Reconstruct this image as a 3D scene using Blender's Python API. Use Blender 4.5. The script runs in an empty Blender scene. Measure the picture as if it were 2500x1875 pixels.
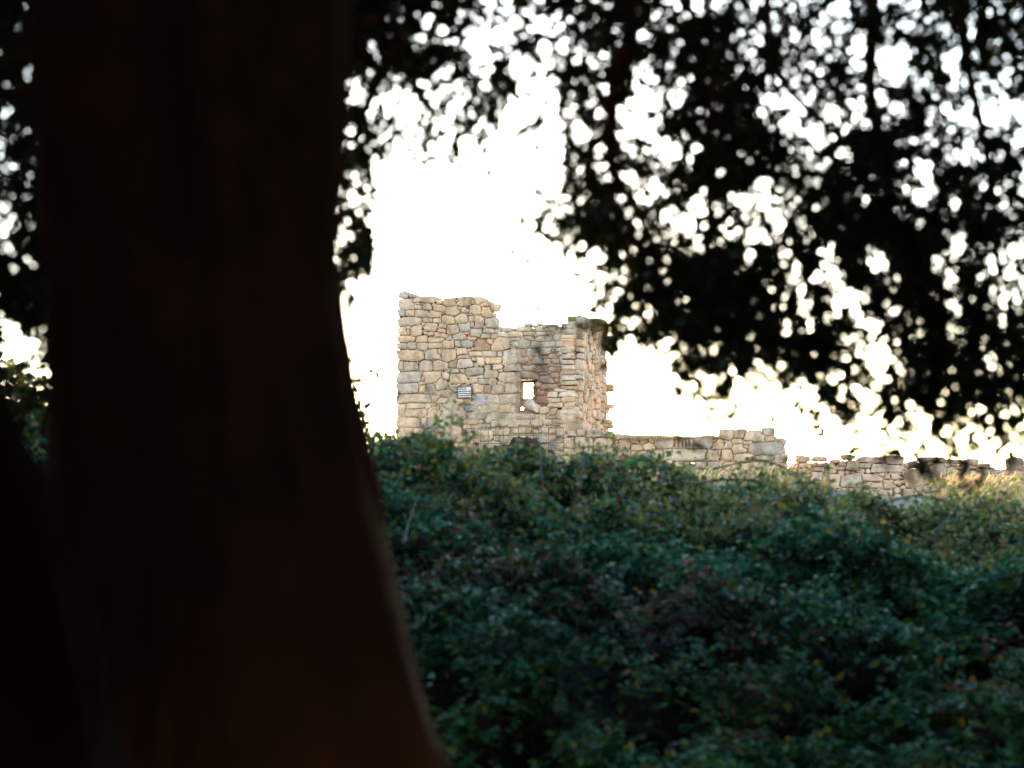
import bpy, math, random
import numpy as np
from mathutils import Vector, Matrix

random.seed(7)
rng = np.random.default_rng(7)
SC = bpy.context.scene
COL = SC.collection

# ------------------------------------------------------------------ camera
CAM = np.array((0.0, 0.0, 1.6))
PITCH = math.radians(4.0)
FPX = 85.0 / 36.0 * 2500.0          # focal length in photograph pixels
cam_d = bpy.data.cameras.new('camera')
cam = bpy.data.objects.new('camera', cam_d)
COL.objects.link(cam)
cam.location = CAM
cam.rotation_euler = (math.radians(90) + PITCH, 0, 0)
cam_d.lens = 85
cam_d.sensor_width = 36
cam_d.clip_start = 0.1
cam_d.clip_end = 20000
cam_d.dof.use_dof = True
cam_d.dof.focus_distance = 58.5
cam_d.dof.aperture_fstop = 2.2
SC.camera = cam

FWD = np.array((0, math.cos(PITCH), math.sin(PITCH)))
UPV = np.array((0, -math.sin(PITCH), math.cos(PITCH)))
RGT = np.array((1.0, 0, 0))
def ray(px, py):
    return FWD + RGT * ((px - 1250.0) / FPX) + UPV * ((937.5 - py) / FPX)
def at(px, py, Y):
    d = ray(px, py)
    return CAM + d * (Y / d[1])

# ------------------------------------------------------------------ sky, sun, exposure
SUN_DIR = ray(1272, 998); SUN_DIR = SUN_DIR / np.linalg.norm(SUN_DIR)
SUN_EL = math.asin(SUN_DIR[2]); SUN_AZ = math.atan2(SUN_DIR[0], SUN_DIR[1])
W = bpy.data.worlds.new('World'); SC.world = W
W.use_nodes = True
nt = W.node_tree
bg = nt.nodes['Background']
sky = nt.nodes.new('ShaderNodeTexSky')
sky.sky_type = 'NISHITA'
sky.sun_disc = False
sky.sun_elevation = SUN_EL
sky.sun_rotation = SUN_AZ
sky.air_density = 0.62
sky.dust_density = 0.12
sky.ozone_density = 0.7
nt.links.new(sky.outputs[0], bg.inputs[0])
bg.inputs[1].default_value = 0.15
sun_d = bpy.data.lights.new('sun', 'SUN')
sun_d.energy = 2.6
sun_d.angle = math.radians(0.5)
sun_d.color = (1.0, 0.78, 0.52)
sun = bpy.data.objects.new('sun', sun_d)
COL.objects.link(sun)
sun.location = (0, 0, 30)
sun.rotation_euler = Vector(SUN_DIR).to_track_quat('Z', 'Y').to_euler()
vs = SC.view_settings
vs.view_transform = 'Standard'
vs.look = 'None'
vs.gamma = 1.0
vs.exposure = 3.68
SC.cycles.use_denoising = True
SC.cycles.max_bounces = 6
SC.cycles.transparent_max_bounces = 4
SC.cycles.caustics_reflective = False
SC.cycles.caustics_refractive = False

# ------------------------------------------------------------------ helpers
def link(o, parent=None):
    COL.objects.link(o)
    if parent is not None:
        o.parent = parent
    return o
def tag(o, label=None, cat=None, group=None, kind=None):
    if label: o['label'] = label
    if cat: o['category'] = cat
    if group: o['group'] = group
    if kind: o['kind'] = kind
    return o
def empty(name, loc, rz=0.0):
    o = bpy.data.objects.new(name, None)
    o.empty_display_size = 0.2
    o.location = loc
    o.rotation_euler = (0, 0, rz)
    return link(o)
def mesh(name, verts, faces, mat, parent=None, smooth=False, loc=None):
    m = bpy.data.meshes.new(name)
    m.from_pydata([tuple(map(float, v)) for v in verts], [], faces)
    m.materials.append(mat)
    if smooth:
        m.polygons.foreach_set('use_smooth', [True] * len(m.polygons))
    m.update()
    o = bpy.data.objects.new(name, m)
    if loc is not None: o.location = loc
    return link(o, parent)
def mesh_np(name, V, loops, starts, totals, mat, parent=None, tint=None, smooth=False):
    m = bpy.data.meshes.new(name)
    m.vertices.add(len(V)); m.vertices.foreach_set('co', np.ascontiguousarray(V, dtype=np.float32).ravel())
    m.loops.add(len(loops)); m.loops.foreach_set('vertex_index', np.ascontiguousarray(loops, dtype=np.int32))
    m.polygons.add(len(starts))
    m.polygons.foreach_set('loop_start', np.ascontiguousarray(starts, dtype=np.int32))
    m.polygons.foreach_set('loop_total', np.ascontiguousarray(totals, dtype=np.int32))
    m.materials.append(mat)
    if tint is not None:
        a = m.attributes.new('tint', 'FLOAT_COLOR', 'POINT')
        a.data.foreach_set('color', np.ascontiguousarray(tint, dtype=np.float32).ravel())
    m.update(calc_edges=True)
    if smooth:
        m.polygons.foreach_set('use_smooth', [True] * len(m.polygons))
    o = bpy.data.objects.new(name, m)
    return link(o, parent)

def vnoise(P, seed=0):
    """smooth value noise, P (N,3) -> (N,) in 0..1"""
    P = np.asarray(P, float)
    I = np.floor(P).astype(np.int64); F = P - I
    F = F * F * (3 - 2 * F)
    out = np.zeros(len(P))
    for dx in (0, 1):
        for dy in (0, 1):
            for dz in (0, 1):
                h = (I[:, 0] + dx) * 374761393 + (I[:, 1] + dy) * 668265263 + (I[:, 2] + dz) * 2147483647 + seed * 1274126177
                h = (h ^ (h >> 13)) * 1274126177
                h = (h ^ (h >> 16)) & 0xffff
                w = (F[:, 0] if dx else 1 - F[:, 0]) * (F[:, 1] if dy else 1 - F[:, 1]) * (F[:, 2] if dz else 1 - F[:, 2])
                out += w * h / 65535.0
    return out
def fbm(P, seed=0, oct=3):
    s = 0; a = 1; t = 0
    P = np.asarray(P, float)
    for k in range(oct):
        s = s + a * vnoise(P * (2 ** k) + 17.3 * k, seed + k); t += a; a *= 0.5
    return s / t
def unit(v):
    return v / (np.linalg.norm(v, axis=-1, keepdims=True) + 1e-9)
def rand_dirs(n):
    return unit(rng.normal(size=(n, 3)))

def leaves_mesh(name, P, D, N, L, Wd, mat, parent=None, tint=None, fold=0.25):
    """a batch of folded six-point leaves"""
    n = len(P)
    D = unit(D); S = unit(np.cross(D, N)); N = unit(np.cross(S, D))
    L = L[:, None]; Wd = Wd[:, None]
    up = N * Wd * fold
    curl = -N * L * 0.08
    v = np.stack([P,
                  P + D * L * 0.33 + S * Wd * 0.5 + up,
                  P + D * L * 0.68 + S * Wd * 0.40 + up + curl * .4,
                  P + D * L + curl * 1.6,
                  P + D * L * 0.68 - S * Wd * 0.40 + up + curl * .4,
                  P + D * L * 0.33 - S * Wd * 0.5 + up], axis=1).reshape(-1, 3)
    base = (np.arange(n) * 6)[:, None]
    loops = np.concatenate([base + np.array([0, 1, 2, 3]), base + np.array([0, 3, 4, 5])], axis=1).reshape(-1)
    starts = np.arange(2 * n) * 4
    tt = np.repeat(tint, 6, axis=0) if tint is not None else None
    return mesh_np(name, v, loops, starts, np.full(2 * n, 4), mat, parent, tt)

def tube_geo(pts, radii, sides=8, wob=0.0, close=True):
    pts = [np.asarray(p, float) for p in pts]
    V = []; F = []
    ref = np.array((0.31, 0.22, 0.93))
    for i, p in enumerate(pts):
        a = pts[max(i - 1, 0)]; b = pts[min(i + 1, len(pts) - 1)]
        t = unit(b - a)
        s = unit(np.cross(t, ref)); q = np.cross(s, t)
        for k in range(sides):
            th = 2 * math.pi * k / sides
            r = radii[i] * (1 + wob * (random.random() - .5) * 2)
            V.append(p + (s * math.cos(th) + q * math.sin(th)) * r)
    for i in range(len(pts) - 1):
        for k in range(sides):
            k2 = (k + 1) % sides
            F.append((i * sides + k, i * sides + k2, (i + 1) * sides + k2, (i + 1) * sides + k))
    if close:
        F.append(tuple(range(sides - 1, -1, -1)))
        F.append(tuple((len(pts) - 1) * sides + k for k in range(sides)))
    return V, F
def smooth_path(pts, n=6):
    """Catmull-Rom through pts"""
    pts = [np.asarray(p, float) for p in pts]
    P = [2 * pts[0] - pts[1]] + pts + [2 * pts[-1] - pts[-2]]
    out = []
    for i in range(1, len(P) - 2):
        for k in range(n):
            t = k / n
            a, b, c, d = P[i - 1], P[i], P[i + 1], P[i + 2]
            out.append(0.5 * (2 * b + (c - a) * t + (2 * a - 5 * b + 4 * c - d) * t * t + (3 * b - a - 3 * c + d) * t ** 3))
    out.append(pts[-1])
    return out
def join_geo(geos):
    V = []; F = []
    for v, f in geos:
        o = len(V); V += list(v); F += [tuple(i + o for i in q) for q in f]
    return V, F
def in_poly(X, Y, poly):
    inside = np.zeros(np.shape(X), bool)
    n = len(poly); j = n - 1
    for i in range(n):
        xi, yi = poly[i]; xj, yj = poly[j]
        c = ((yi > Y) != (yj > Y)) & (X < (xj - xi) * (Y - yi) / (yj - yi + 1e-12) + xi)
        inside ^= c
        j = i
    return inside

# ------------------------------------------------------------------ materials
def newmat(name):
    m = bpy.data.materials.new(name); m.use_nodes = True
    t = m.node_tree
    return m, t, t.nodes['Principled BSDF']
def node(t, kind, **kw):
    n = t.nodes.new(kind)
    for k, v in kw.items(): setattr(n, k, v)
    return n
def mixcol(t, fac, a, b, blend='MIX'):
    n = node(t, 'ShaderNodeMix', data_type='RGBA', blend_type=blend)
    for sock, val in ((0, fac), (6, a), (7, b)):
        if hasattr(val, 'links') or hasattr(val, 'is_linked'):
            t.links.new(val, n.inputs[sock])
        elif sock == 0: n.inputs[0].default_value = val
        else: n.inputs[sock].default_value = (*val, 1)
    return n.outputs[2]
def noise(t, vec, scale, detail=4, rough=0.6):
    n = node(t, 'ShaderNodeTexNoise')
    n.inputs['Scale'].default_value = scale; n.inputs['Detail'].default_value = detail; n.inputs['Roughness'].default_value = rough
    if vec is not None: t.links.new(vec, n.inputs['Vector'])
    return n.outputs['Fac']
def ramp(t, fac, stops):
    n = node(t, 'ShaderNodeValToRGB')
    cr = n.color_ramp
    while len(cr.elements) < len(stops): cr.elements.new(0.5)
    for e, (p, c) in zip(cr.elements, stops):
        e.position = p; e.color = (*c, 1) if len(c) == 3 else c
    t.links.new(fac, n.inputs[0])
    return n.outputs[0]
def bump(t, b, h, strength=0.4, dist=0.02):
    n = node(t, 'ShaderNodeBump')
    n.inputs['Strength'].default_value = strength; n.inputs['Distance'].default_value = dist
    t.links.new(h, n.inputs['Height']); t.links.new(n.outputs[0], b.inputs['Normal'])

def stone_mat(name, c, rough=0.9):
    m, t, b = newmat(name)
    tc = node(t, 'ShaderNodeTexCoord'); oi = node(t, 'ShaderNodeObjectInfo')
    add = node(t, 'ShaderNodeVectorMath', operation='ADD')
    mul = node(t, 'ShaderNodeVectorMath', operation='SCALE'); mul.inputs['Scale'].default_value = 40
    cmb = node(t, 'ShaderNodeCombineXYZ')
    for k in range(3): t.links.new(oi.outputs['Random'], cmb.inputs[k])
    t.links.new(cmb.outputs[0], mul.inputs[0])
    t.links.new(tc.outputs['Object'], add.inputs[0]); t.links.new(mul.outputs[0], add.inputs[1])
    v = add.outputs[0]
    big = noise(t, v, 6, 4, 0.65); fine = noise(t, v, 75, 3, 0.7); mid = noise(t, v, 22, 4, 0.6)
    dark = tuple(x * 0.72 for x in c); light = tuple(min(x * 1.22, 0.8) for x in c)
    c1 = mixcol(t, ramp(t, big, [(0.32, (0, 0, 0)), (0.68, (1, 1, 1))]), dark, light)
    # warm or grey drift from one stone to the next
    var = ramp(t, oi.outputs['Random'], [(0.0, (0.80, 0.82, 0.86)), (0.35, (1.0, 0.98, 0.95)), (0.7, (1.05, 0.95, 0.84)), (1.0, (1.12, 1.08, 1.02))])
    c2 = mixcol(t, 1.0, c1, var, 'MULTIPLY')
    # granite speckle and pale lichen
    spk = ramp(t, fine, [(0.36, (0.55, 0.52, 0.5)), (0.5, (1, 1, 1)), (0.66, (1.18, 1.16, 1.12))])
    c3 = mixcol(t, 0.75, c2, spk, 'MULTIPLY')
    lich = ramp(t, mid, [(0.60, (0, 0, 0)), (0.72, (1, 1, 1))])
    c4 = mixcol(t, lich, c3, tuple(0.55 * x + 0.45 * y for x, y in zip(c, (0.42, 0.42, 0.39))))
    geo = node(t, 'ShaderNodeNewGeometry')
    mp = node(t, 'ShaderNodeMapping'); mp.inputs['Scale'].default_value = (1, 1, 0.45)
    t.links.new(geo.outputs['Position'], mp.inputs[0])
    st = ramp(t, noise(t, mp.outputs[0], 2.6, 5, 0.68), [(0.36, (0.56, 0.54, 0.52)), (0.52, (1, 1, 1)), (0.68, (1.12, 1.09, 1.05))])
    c5 = mixcol(t, 0.9, c4, st, 'MULTIPLY')
    t.links.new(c5, b.inputs['Base Color'])
    b.inputs['Roughness'].default_value = rough
    b.inputs['Specular IOR Level'].default_value = 0.25
    hs = node(t, 'ShaderNodeMath', operation='MULTIPLY_ADD'); hs.inputs[1].default_value = 0.35
    t.links.new(fine, hs.inputs[0]); t.links.new(mid, hs.inputs[2])
    bump(t, b, hs.outputs[0], 0.55, 0.03)
    return m
K = (1.38, 1.0, 0.85)
STONE = {k: stone_mat('granite_' + n, tuple(k_ * x for k_, x in zip(K, c))) for k, n, c in (
    ('g', 'grey', (0.41, 0.385, 0.345)), ('b', 'beige', (0.44, 0.385, 0.31)), ('o', 'ochre', (0.43, 0.37, 0.28)),
    ('w', 'pale', (0.48, 0.46, 0.43)), ('d', 'dark', (0.24, 0.215, 0.175)), ('n', 'olive_grey', (0.36, 0.345, 0.285)),
    ('u', 'blue_grey', (0.345, 0.355, 0.35)), ('p', 'rose', (0.45, 0.37, 0.305)), ('r', 'rust', (0.38, 0.265, 0.175)),
    ('m', 'mossy', (0.22, 0.22, 0.11)))}
STONE['G'] = stone_mat('lightened_grey_granite', (0.60, 0.51, 0.41))  # paler back-wall set with its mortar, interior light put into the colour
STONE['B'] = stone_mat('lightened_beige_granite', (0.60, 0.48, 0.355))
PALE_MORTAR = stone_mat('lightened_mortar', (0.52, 0.42, 0.31))
MORTAR = stone_mat('lime_mortar', (0.47, 0.36, 0.265))

def plain(name, c, rough=0.8, var=0.4, scale=12, metal=0.0, spec=0.3, bmp=0.2):
    m, t, b = newmat(name)
    tc = node(t, 'ShaderNodeTexCoord')
    f = noise(t, tc.outputs['Object'], scale, 5, 0.65)
    t.links.new(mixcol(t, f, tuple(x * (1 - var) for x in c), tuple(x * (1 + var) for x in c)), b.inputs['Base Color'])
    b.inputs['Roughness'].default_value = rough; b.inputs['Metallic'].default_value = metal
    b.inputs['Specular IOR Level'].default_value = spec
    if bmp: bump(t, b, f, bmp, 0.02)
    return m
def leaf_mat(name, trans=0.25, rough=0.45, spec=0.4, warm=(1.15, 1.1, 0.55)):
    m, t, b = newmat(name)
    at_ = node(t, 'ShaderNodeAttribute', attribute_name='tint')
    t.links.new(at_.outputs['Color'], b.inputs['Base Color'])
    b.inputs['Roughness'].default_value = rough
    b.inputs['Specular IOR Level'].default_value = spec
    tr = node(t, 'ShaderNodeBsdfTranslucent')
    t.links.new(mixcol(t, 1.0, at_.outputs['Color'], warm, 'MULTIPLY'), tr.inputs['Color'])
    mx = node(t, 'ShaderNodeMixShader'); mx.inputs[0].default_value = trans
    t.links.new(b.outputs[0], mx.inputs[1]); t.links.new(tr.outputs[0], mx.inputs[2])
    t.links.new(mx.outputs[0], t.nodes['Material Output'].inputs['Surface'])
    return m
BARK = None
def bark_mat(name='oak_bark', k=1.0):
    m, t, b = newmat(name)
    tc = node(t, 'ShaderNodeTexCoord')
    mp = node(t, 'ShaderNodeMapping'); mp.inputs['Scale'].default_value = (1, 1, 0.28)
    t.links.new(tc.outputs['Object'], mp.inputs[0])
    f = noise(t, mp.outputs[0], 14, 6, 0.7)
    g = noise(t, tc.outputs['Object'], 3.5, 3, 0.6)
    c = mixcol(t, f, tuple(k * x for x in (0.055, 0.022, 0.015)), tuple(k * x for x in (0.24, 0.10, 0.068)))
    c = mixcol(t, ramp(t, g, [(0.4, (0, 0, 0)), (0.7, (1, 1, 1))]), c, tuple(k * x for x in (0.22, 0.085, 0.055)))
    t.links.new(c, b.inputs['Base Color'])
    b.inputs['Roughness'].default_value = 0.95; b.inputs['Specular IOR Level'].default_value = 0.1
    bump(t, b, f, 0.9, 0.05)
    return m
BARK = bark_mat()
BARK_SHADED = bark_mat('shade_darkened_bark', 0.2)  # same bark darkened, shade put into the second trunk's colour
OAK_LEAF = leaf_mat('oak_leaf', 0.16, 0.55, 0.25)
BRAMBLE_LEAF = leaf_mat('bramble_leaf', 0.2, 0.5, 0.08)
STRAW = leaf_mat('dry_grass', 0.35, 0.7, 0.2, (1.1, 1.0, 0.8))
CANE = plain('bramble_cane', (0.05, 0.03, 0.03), 0.6, 0.4, 20)
CANE_PALE = plain('dead_cane', (0.19, 0.165, 0.15), 0.7, 0.3, 20)
LITTER = plain('leaf_litter', (0.045, 0.036, 0.022), 0.95, 0.6, 6)
SOIL = plain('dry_meadow_soil', (0.16, 0.13, 0.075), 0.95, 0.5, 1.5)
RUST = plain('rusted_iron', (0.05, 0.022, 0.014), 0.85, 0.5, 9, 0.0, 0.3)
WIRE = plain('rusty_wire', (0.09, 0.06, 0.045), 0.75, 0.3, 30)

# ------------------------------------------------------------------ ground
def terrain_z(x, y):
    z = np.interp(y, [-60, 13, 24, 30, 36, 48, 56, 70, 95, 200, 1500, 6000], [0, 0, 1.2, 1.8, 2.25, 3.0, 3.3, 3.5, 3.3, 0, -12, -40])
    z = z - 0.55 * np.clip((x - 5.8) / 1.2, 0, 1) * np.clip((y - 42) / 8, 0, 1) * np.clip((90 - y) / 20, 0, 1)
    return z
ys = np.concatenate([np.linspace(-6000, -80, 8), np.linspace(-60, 13, 22), np.linspace(14, 70, 60), np.linspace(74, 200, 20), np.linspace(260, 6000, 12)])
xs = np.concatenate([np.linspace(-6000, -60, 8), np.linspace(-50, -16, 12), np.linspace(-15, 15, 50), np.linspace(16, 50, 12), np.linspace(60, 6000, 8)])
GX, GY = np.meshgrid(xs, ys)
pp = np.stack([GX.ravel(), GY.ravel(), np.zeros(GX.size)], 1)
GZ = terrain_z(GX, GY) + ((fbm(pp * 0.5, 3) - 0.5) * 0.22).reshape(GX.shape) * (np.abs(GY) < 80)
nx, ny = len(xs), len(ys)
V = np.stack([GX.ravel(), GY.ravel(), GZ.ravel()], 1)
ii, jj = np.meshgrid(np.arange(nx - 1), np.arange(ny - 1))
a = (jj * nx + ii).ravel()
loops = np.stack([a, a + 1, a + nx + 1, a + nx], 1).ravel()
gm, gt, gb = newmat('woodland_and_meadow_ground')
tc = node(gt, 'ShaderNodeTexCoord')
f1 = noise(gt, tc.outputs['Object'], 0.7, 6, 0.7); f2 = noise(gt, tc.outputs['Object'], 9, 5, 0.7)
c1 = mixcol(gt, f2, (0.05, 0.04, 0.022), (0.20, 0.155, 0.085))
c2 = mixcol(gt, ramp(gt, f1, [(0.42, (0, 0, 0)), (0.6, (1, 1, 1))]), c1, (0.06, 0.07, 0.028))
gt.links.new(c2, gb.inputs['Base Color']); gb.inputs['Roughness'].default_value = 0.95
bump(gt, gb, f2, 0.5, 0.08)
ground = mesh_np('ground', V, loops, np.arange(len(a)) * 4, np.full(len(a), 4), gm, smooth=True)
tag(ground, kind='structure')

# ------------------------------------------------------------------ masonry
ANG = math.radians(15)
EU = np.array((math.cos(ANG), -math.sin(ANG), 0.0))      # along the front, to the right
EN = np.array((-math.sin(ANG), -math.cos(ANG), 0.0))     # out of the front
EZ = np.array((0, 0, 1.0))
CORNER = at(1402, 1100, 58.0); BASE_Z = 3.25
CORNER[2] = BASE_Z

class Frame:
    """a wall face: origin, tangent, outward normal (world); local = (u, v)"""
    def __init__(s, O, T, N): s.O, s.T, s.N = np.array(O, float), np.array(T, float), np.array(N, float)
    def uv(s, px, py):
        d = ray(px, py)
        t = np.dot(s.O - CAM, s.N) / np.dot(d, s.N)
        p = CAM + d * t - s.O
        return float(np.dot(p, s.T)), float(p[2])

def box_list(txt, ox, oy, sc):
    """'x0 y0 x1 y1 c; ...' in a zoomed tile -> photograph boxes"""
    out = []
    for it in txt.replace('\n', ' ').split(';'):
        q = it.split()
        if len(q) < 4: continue
        x0, y0, x1, y1 = (float(v) for v in q[:4])
        out.append((ox + x0 / sc, oy + y0 / sc, ox + x1 / sc, oy + y1 / sc, q[4] if len(q) > 4 else 'b'))
    return out
def to_frame(boxes, fr):
    st = []
    for x0, y0, x1, y1, c in boxes:
        u0, v1 = fr.uv(x0, y0); u1, v0 = fr.uv(x1, y1)
        st.append([(u0 + u1) / 2, (v0 + v1) / 2, (u1 - u0) / 2, (v1 - v0) / 2, c])
    return st

NA = 16
def stone_polys(st, gap=0.0055):
    """star polygons: superellipses that stop where a neighbour is nearer"""
    n = len(st)
    C = np.array([s[:2] for s in st]); H = np.array([s[2:4] for s in st])
    P = 4.2 + rng.random(n) * 3.5
    rot = (rng.random(n) - .5) * 0.2
    big = (H[:, 0] > 0.2)
    shr = (rng.random(n) - .5) * np.where(big, .35, .6); tap = (rng.random(n) - .5) * np.where(big, .22, .45); tap2 = (rng.random(n) - .5) * .3
    def dist(j, X, Y):
        dx = X - C[j, 0]; dy = Y - C[j, 1]
        c, s = math.cos(rot[j]), math.sin(rot[j])
        p = (dx * c + dy * s) / H[j, 0]; q = (-dx * s + dy * c) / H[j, 1]
        a = np.abs(p + shr[j] * q * min(1, H[j, 1] / H[j, 0])) / np.clip(1 + tap[j] * q, .6, 1.5); b = np.abs(q) / np.clip(1 + tap2[j] * p, .7, 1.4)
        return (a ** P[j] + b ** P[j]) ** (1 / P[j])
    polys = []
    for i in range(n):
        # angles biased to the corners of the box
        ca = math.atan2(H[i, 1], H[i, 0])
        base = sorted([0.15 * ca, ca * .62, ca, ca + (math.pi / 2 - ca) * .3, math.pi / 2 - .12])
        th = np.array(sorted([b for b in base] + [math.pi - b for b in base] + [-b for b in base] + [b - math.pi for b in base]))
        th = th + (rng.random(len(th)) - .5) * 0.10
        R = np.linspace(0.03, 1.0, 150) * (math.hypot(*H[i]) * 1.35)
        X = C[i, 0] + np.outer(np.cos(th), R); Y = C[i, 1] + np.outer(np.sin(th), R)
        di = dist(i, X, Y)
        ok = di < (1.06 + 0.05 * (rng.random(len(th))[:, None] - .5))
        near = [j for j in range(n) if j != i and abs(C[j, 0] - C[i, 0]) < (H[i, 0] + H[j, 0]) * 1.4 and abs(C[j, 1] - C[i, 1]) < (H[i, 1] + H[j, 1]) * 1.4]
        for j in near:
            ok &= di < dist(j, X, Y)
        idx = np.argmin(ok, axis=1); idx[ok.all(axis=1)] = len(R) - 1
        r = np.maximum(R[np.maximum(idx - 1, 0)] - gap, 0.012)
        r = r * (1 + (rng.random(len(th)) - .5) * 0.07)
        polys.append(np.stack([C[i, 0] + np.cos(th) * r, C[i, 1] + np.sin(th) * r], 1))
    return polys
def stone_geo(poly, c, proud, depth, bulge=0.012, bev=0.82):
    """x along wall, y into wall, z up, about c"""
    n = len(poly); q = poly - c
    tilt = (rng.random(2) - .5) * 0.10
    def ring(k, y, jit=0.0):
        w = q * k
        d = y + w[:, 0] * tilt[0] + w[:, 1] * tilt[1] + (rng.random(n) - .5) * jit
        return np.stack([w[:, 0], d, w[:, 1]], 1)
    sz = min(np.ptp(poly[:, 0]), np.ptp(poly[:, 1]))
    e = min(0.02, 0.11 * sz)
    V = np.concatenate([ring(0.96, depth), ring(1.0, -proud + e), ring(1 - e * .9 / max(sz, .05), -proud + e * .25, e * .25), ring(0.62, -proud - bulge, 0.012), np.array([[0, -proud - bulge * 1.4, 0]])])
    F = []
    for k in range(3):
        for i in range(n):
            j = (i + 1) % n
            F.append((k * n + i, k * n + j, (k + 1) * n + j, (k + 1) * n + i))
    for i in range(n):
        F.append((3 * n + i, 3 * n + (i + 1) % n, 4 * n))
    return V, F
def free_chinks(polys, mask, u0, u1, v0, v1, step=0.012, rmin=0.014, rmax=0.12, gap=0.004):
    X, Y = np.meshgrid(np.arange(u0, u1, step), np.arange(v0, v1, step))
    free = mask(X, Y)
    for p in polys:
        a, b = p.min(0), p.max(0)
        i0, i1 = int((a[1] - v0) / step), int((b[1] - v0) / step) + 2
        j0, j1 = int((a[0] - u0) / step), int((b[0] - u0) / step) + 2
        i0, j0 = max(i0, 0), max(j0, 0)
        if i1 <= i0 or j1 <= j0: continue
        sub = in_poly(X[i0:i1, j0:j1], Y[i0:i1, j0:j1], p)
        free[i0:i1, j0:j1] &= ~sub
    dist = np.zeros(free.shape); cur = free.copy()
    for k in range(int(rmax / step) + 1):
        dist += cur
        e = cur.copy()
        e[1:] &= cur[:-1]; e[:-1] &= cur[1:]; e[:, 1:] &= cur[:, :-1]; e[:, :-1] &= cur[:, 1:]
        cur = e
        if not cur.any(): break
    dist *= step
    idx = np.argwhere(dist > rmin)
    idx = idx[np.argsort(-(dist[idx[:, 0], idx[:, 1]] + rng.random(len(idx)) * 0.01))]
    got = []
    taken = np.zeros(free.shape, bool)
    for i, j in idx:
        if taken[i, j]: continue
        r = dist[i, j]
        k = int(r * 1.5 / step) + 1
        taken[max(0, i - k):i + k + 1, max(0, j - k):j + k + 1] = True
        got.append((X[i, j], Y[i, j], r))
    return got
def core_geo(mask, u0, u1, v0, v1, step, front, back):
    """slab of grid cells where mask holds; front(u, v) is the depth of its face"""
    us = np.arange(u0, u1 + step, step); vs_ = np.arange(v0, v1 + step, step)
    Xc, Yc = np.meshgrid((us[:-1] + us[1:]) / 2, (vs_[:-1] + vs_[1:]) / 2)
    M = mask(Xc, Yc)
    X, Y = np.meshgrid(us, vs_)
    Fd = front(X, Y)
    nv, nu = X.shape
    A = np.stack([X, Fd, Y], -1).reshape(-1, 3); B = np.stack([X, np.full(X.shape, back), Y], -1).reshape(-1, 3)
    V = np.concatenate([A, B]); o = nv * nu
    F = []
    I = lambda i, j: i * nu + j
    for i, j in np.argwhere(M):
        a, b, c, d = I(i, j), I(i, j + 1), I(i + 1, j + 1), I(i + 1, j)
        F.append((a, b, c, d)); F.append((o + d, o + c, o + b, o + a))
        if i == 0 or not M[i - 1, j]: F.append((b, a, o + a, o + b))
        if i == M.shape[0] - 1 or not M[i + 1, j]: F.append((d, c, o + c, o + d))
        if j == 0 or not M[i, j - 1]: F.append((a, d, o + d, o + a))
        if j == M.shape[1] - 1 or not M[i, j + 1]: F.append((c, b, o + b, o + c))
    used = np.unique(np.array(F)); mp = -np.ones(len(V), int); mp[used] = np.arange(len(used))
    return V[used], [tuple(mp[list(f)]) for f in F]

def build_wall(name, parent, loc, rz, stones, mask, ext, front, back, chink_proud, step=0.06, chink_r=0.12, deep=None, proud=None, gap=0.0055, mortar=MORTAR, tooth=None):
    """core slab of mortar and rubble, its stones one by one, and the small packing stones between them"""
    V, F = core_geo(mask, *ext, step, front, back)
    w = mesh(name, V, F, mortar, parent)
    w.location = loc; w.rotation_euler = (0, 0, rz)
    polys = stone_polys(stones, gap)
    for s, p in zip(stones, polys):
        c = p.mean(0)
        pr = proud(s) if proud else 0.02 + 0.03 * random.random()
        dp = deep(s) if deep else 0.22
        V, F = stone_geo(p, c, pr, dp)
        o = mesh('stone', V, F, STONE[s[4]], w, smooth=False)
        o.location = (c[0], 0, c[1])
    got = free_chinks(polys, mask, *ext, rmax=chink_r)
    bym = {}
    for (u, v, r) in got:
        n = random.randint(5, 8)
        th = np.sort(rng.random(n) * 0.5 + np.arange(n)) * 2 * math.pi / n
        el = 1 + random.random() * 0.5
        rr = r * (0.9 + 0.35 * rng.random(n))
        poly = np.stack([u + np.cos(th) * rr * el, v + np.sin(th) * rr / el ** .3], 1)
        c = np.array((u, v))
        Vc, Fc = stone_geo(poly, c, chink_proud(u, v) + random.uniform(-.012, .02), 0.1, 0.006)
        Vc = Vc + np.array((u, 0, v))
        k = random.choice('bbbogpn' if r < .05 else 'bbbog')
        bym.setdefault('x', []).append((Vc, Fc, k))
    if got:
        allV, allF = join_geo([(a, b) for a, b, _ in bym['x']])
        keys = list('bogpn')
        ch = mesh('packing_stones', allV, allF, STONE['b'], w)
        for k in keys[1:]: ch.data.materials.append(STONE[k])
        mi = []
        for a_, b_, k in bym['x']: mi += [keys.index(k)] * len(b_)
        ch.data.polygons.foreach_set('material_index', mi)
        ch['kind'] = 'stuff'
    return w, polys

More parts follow.
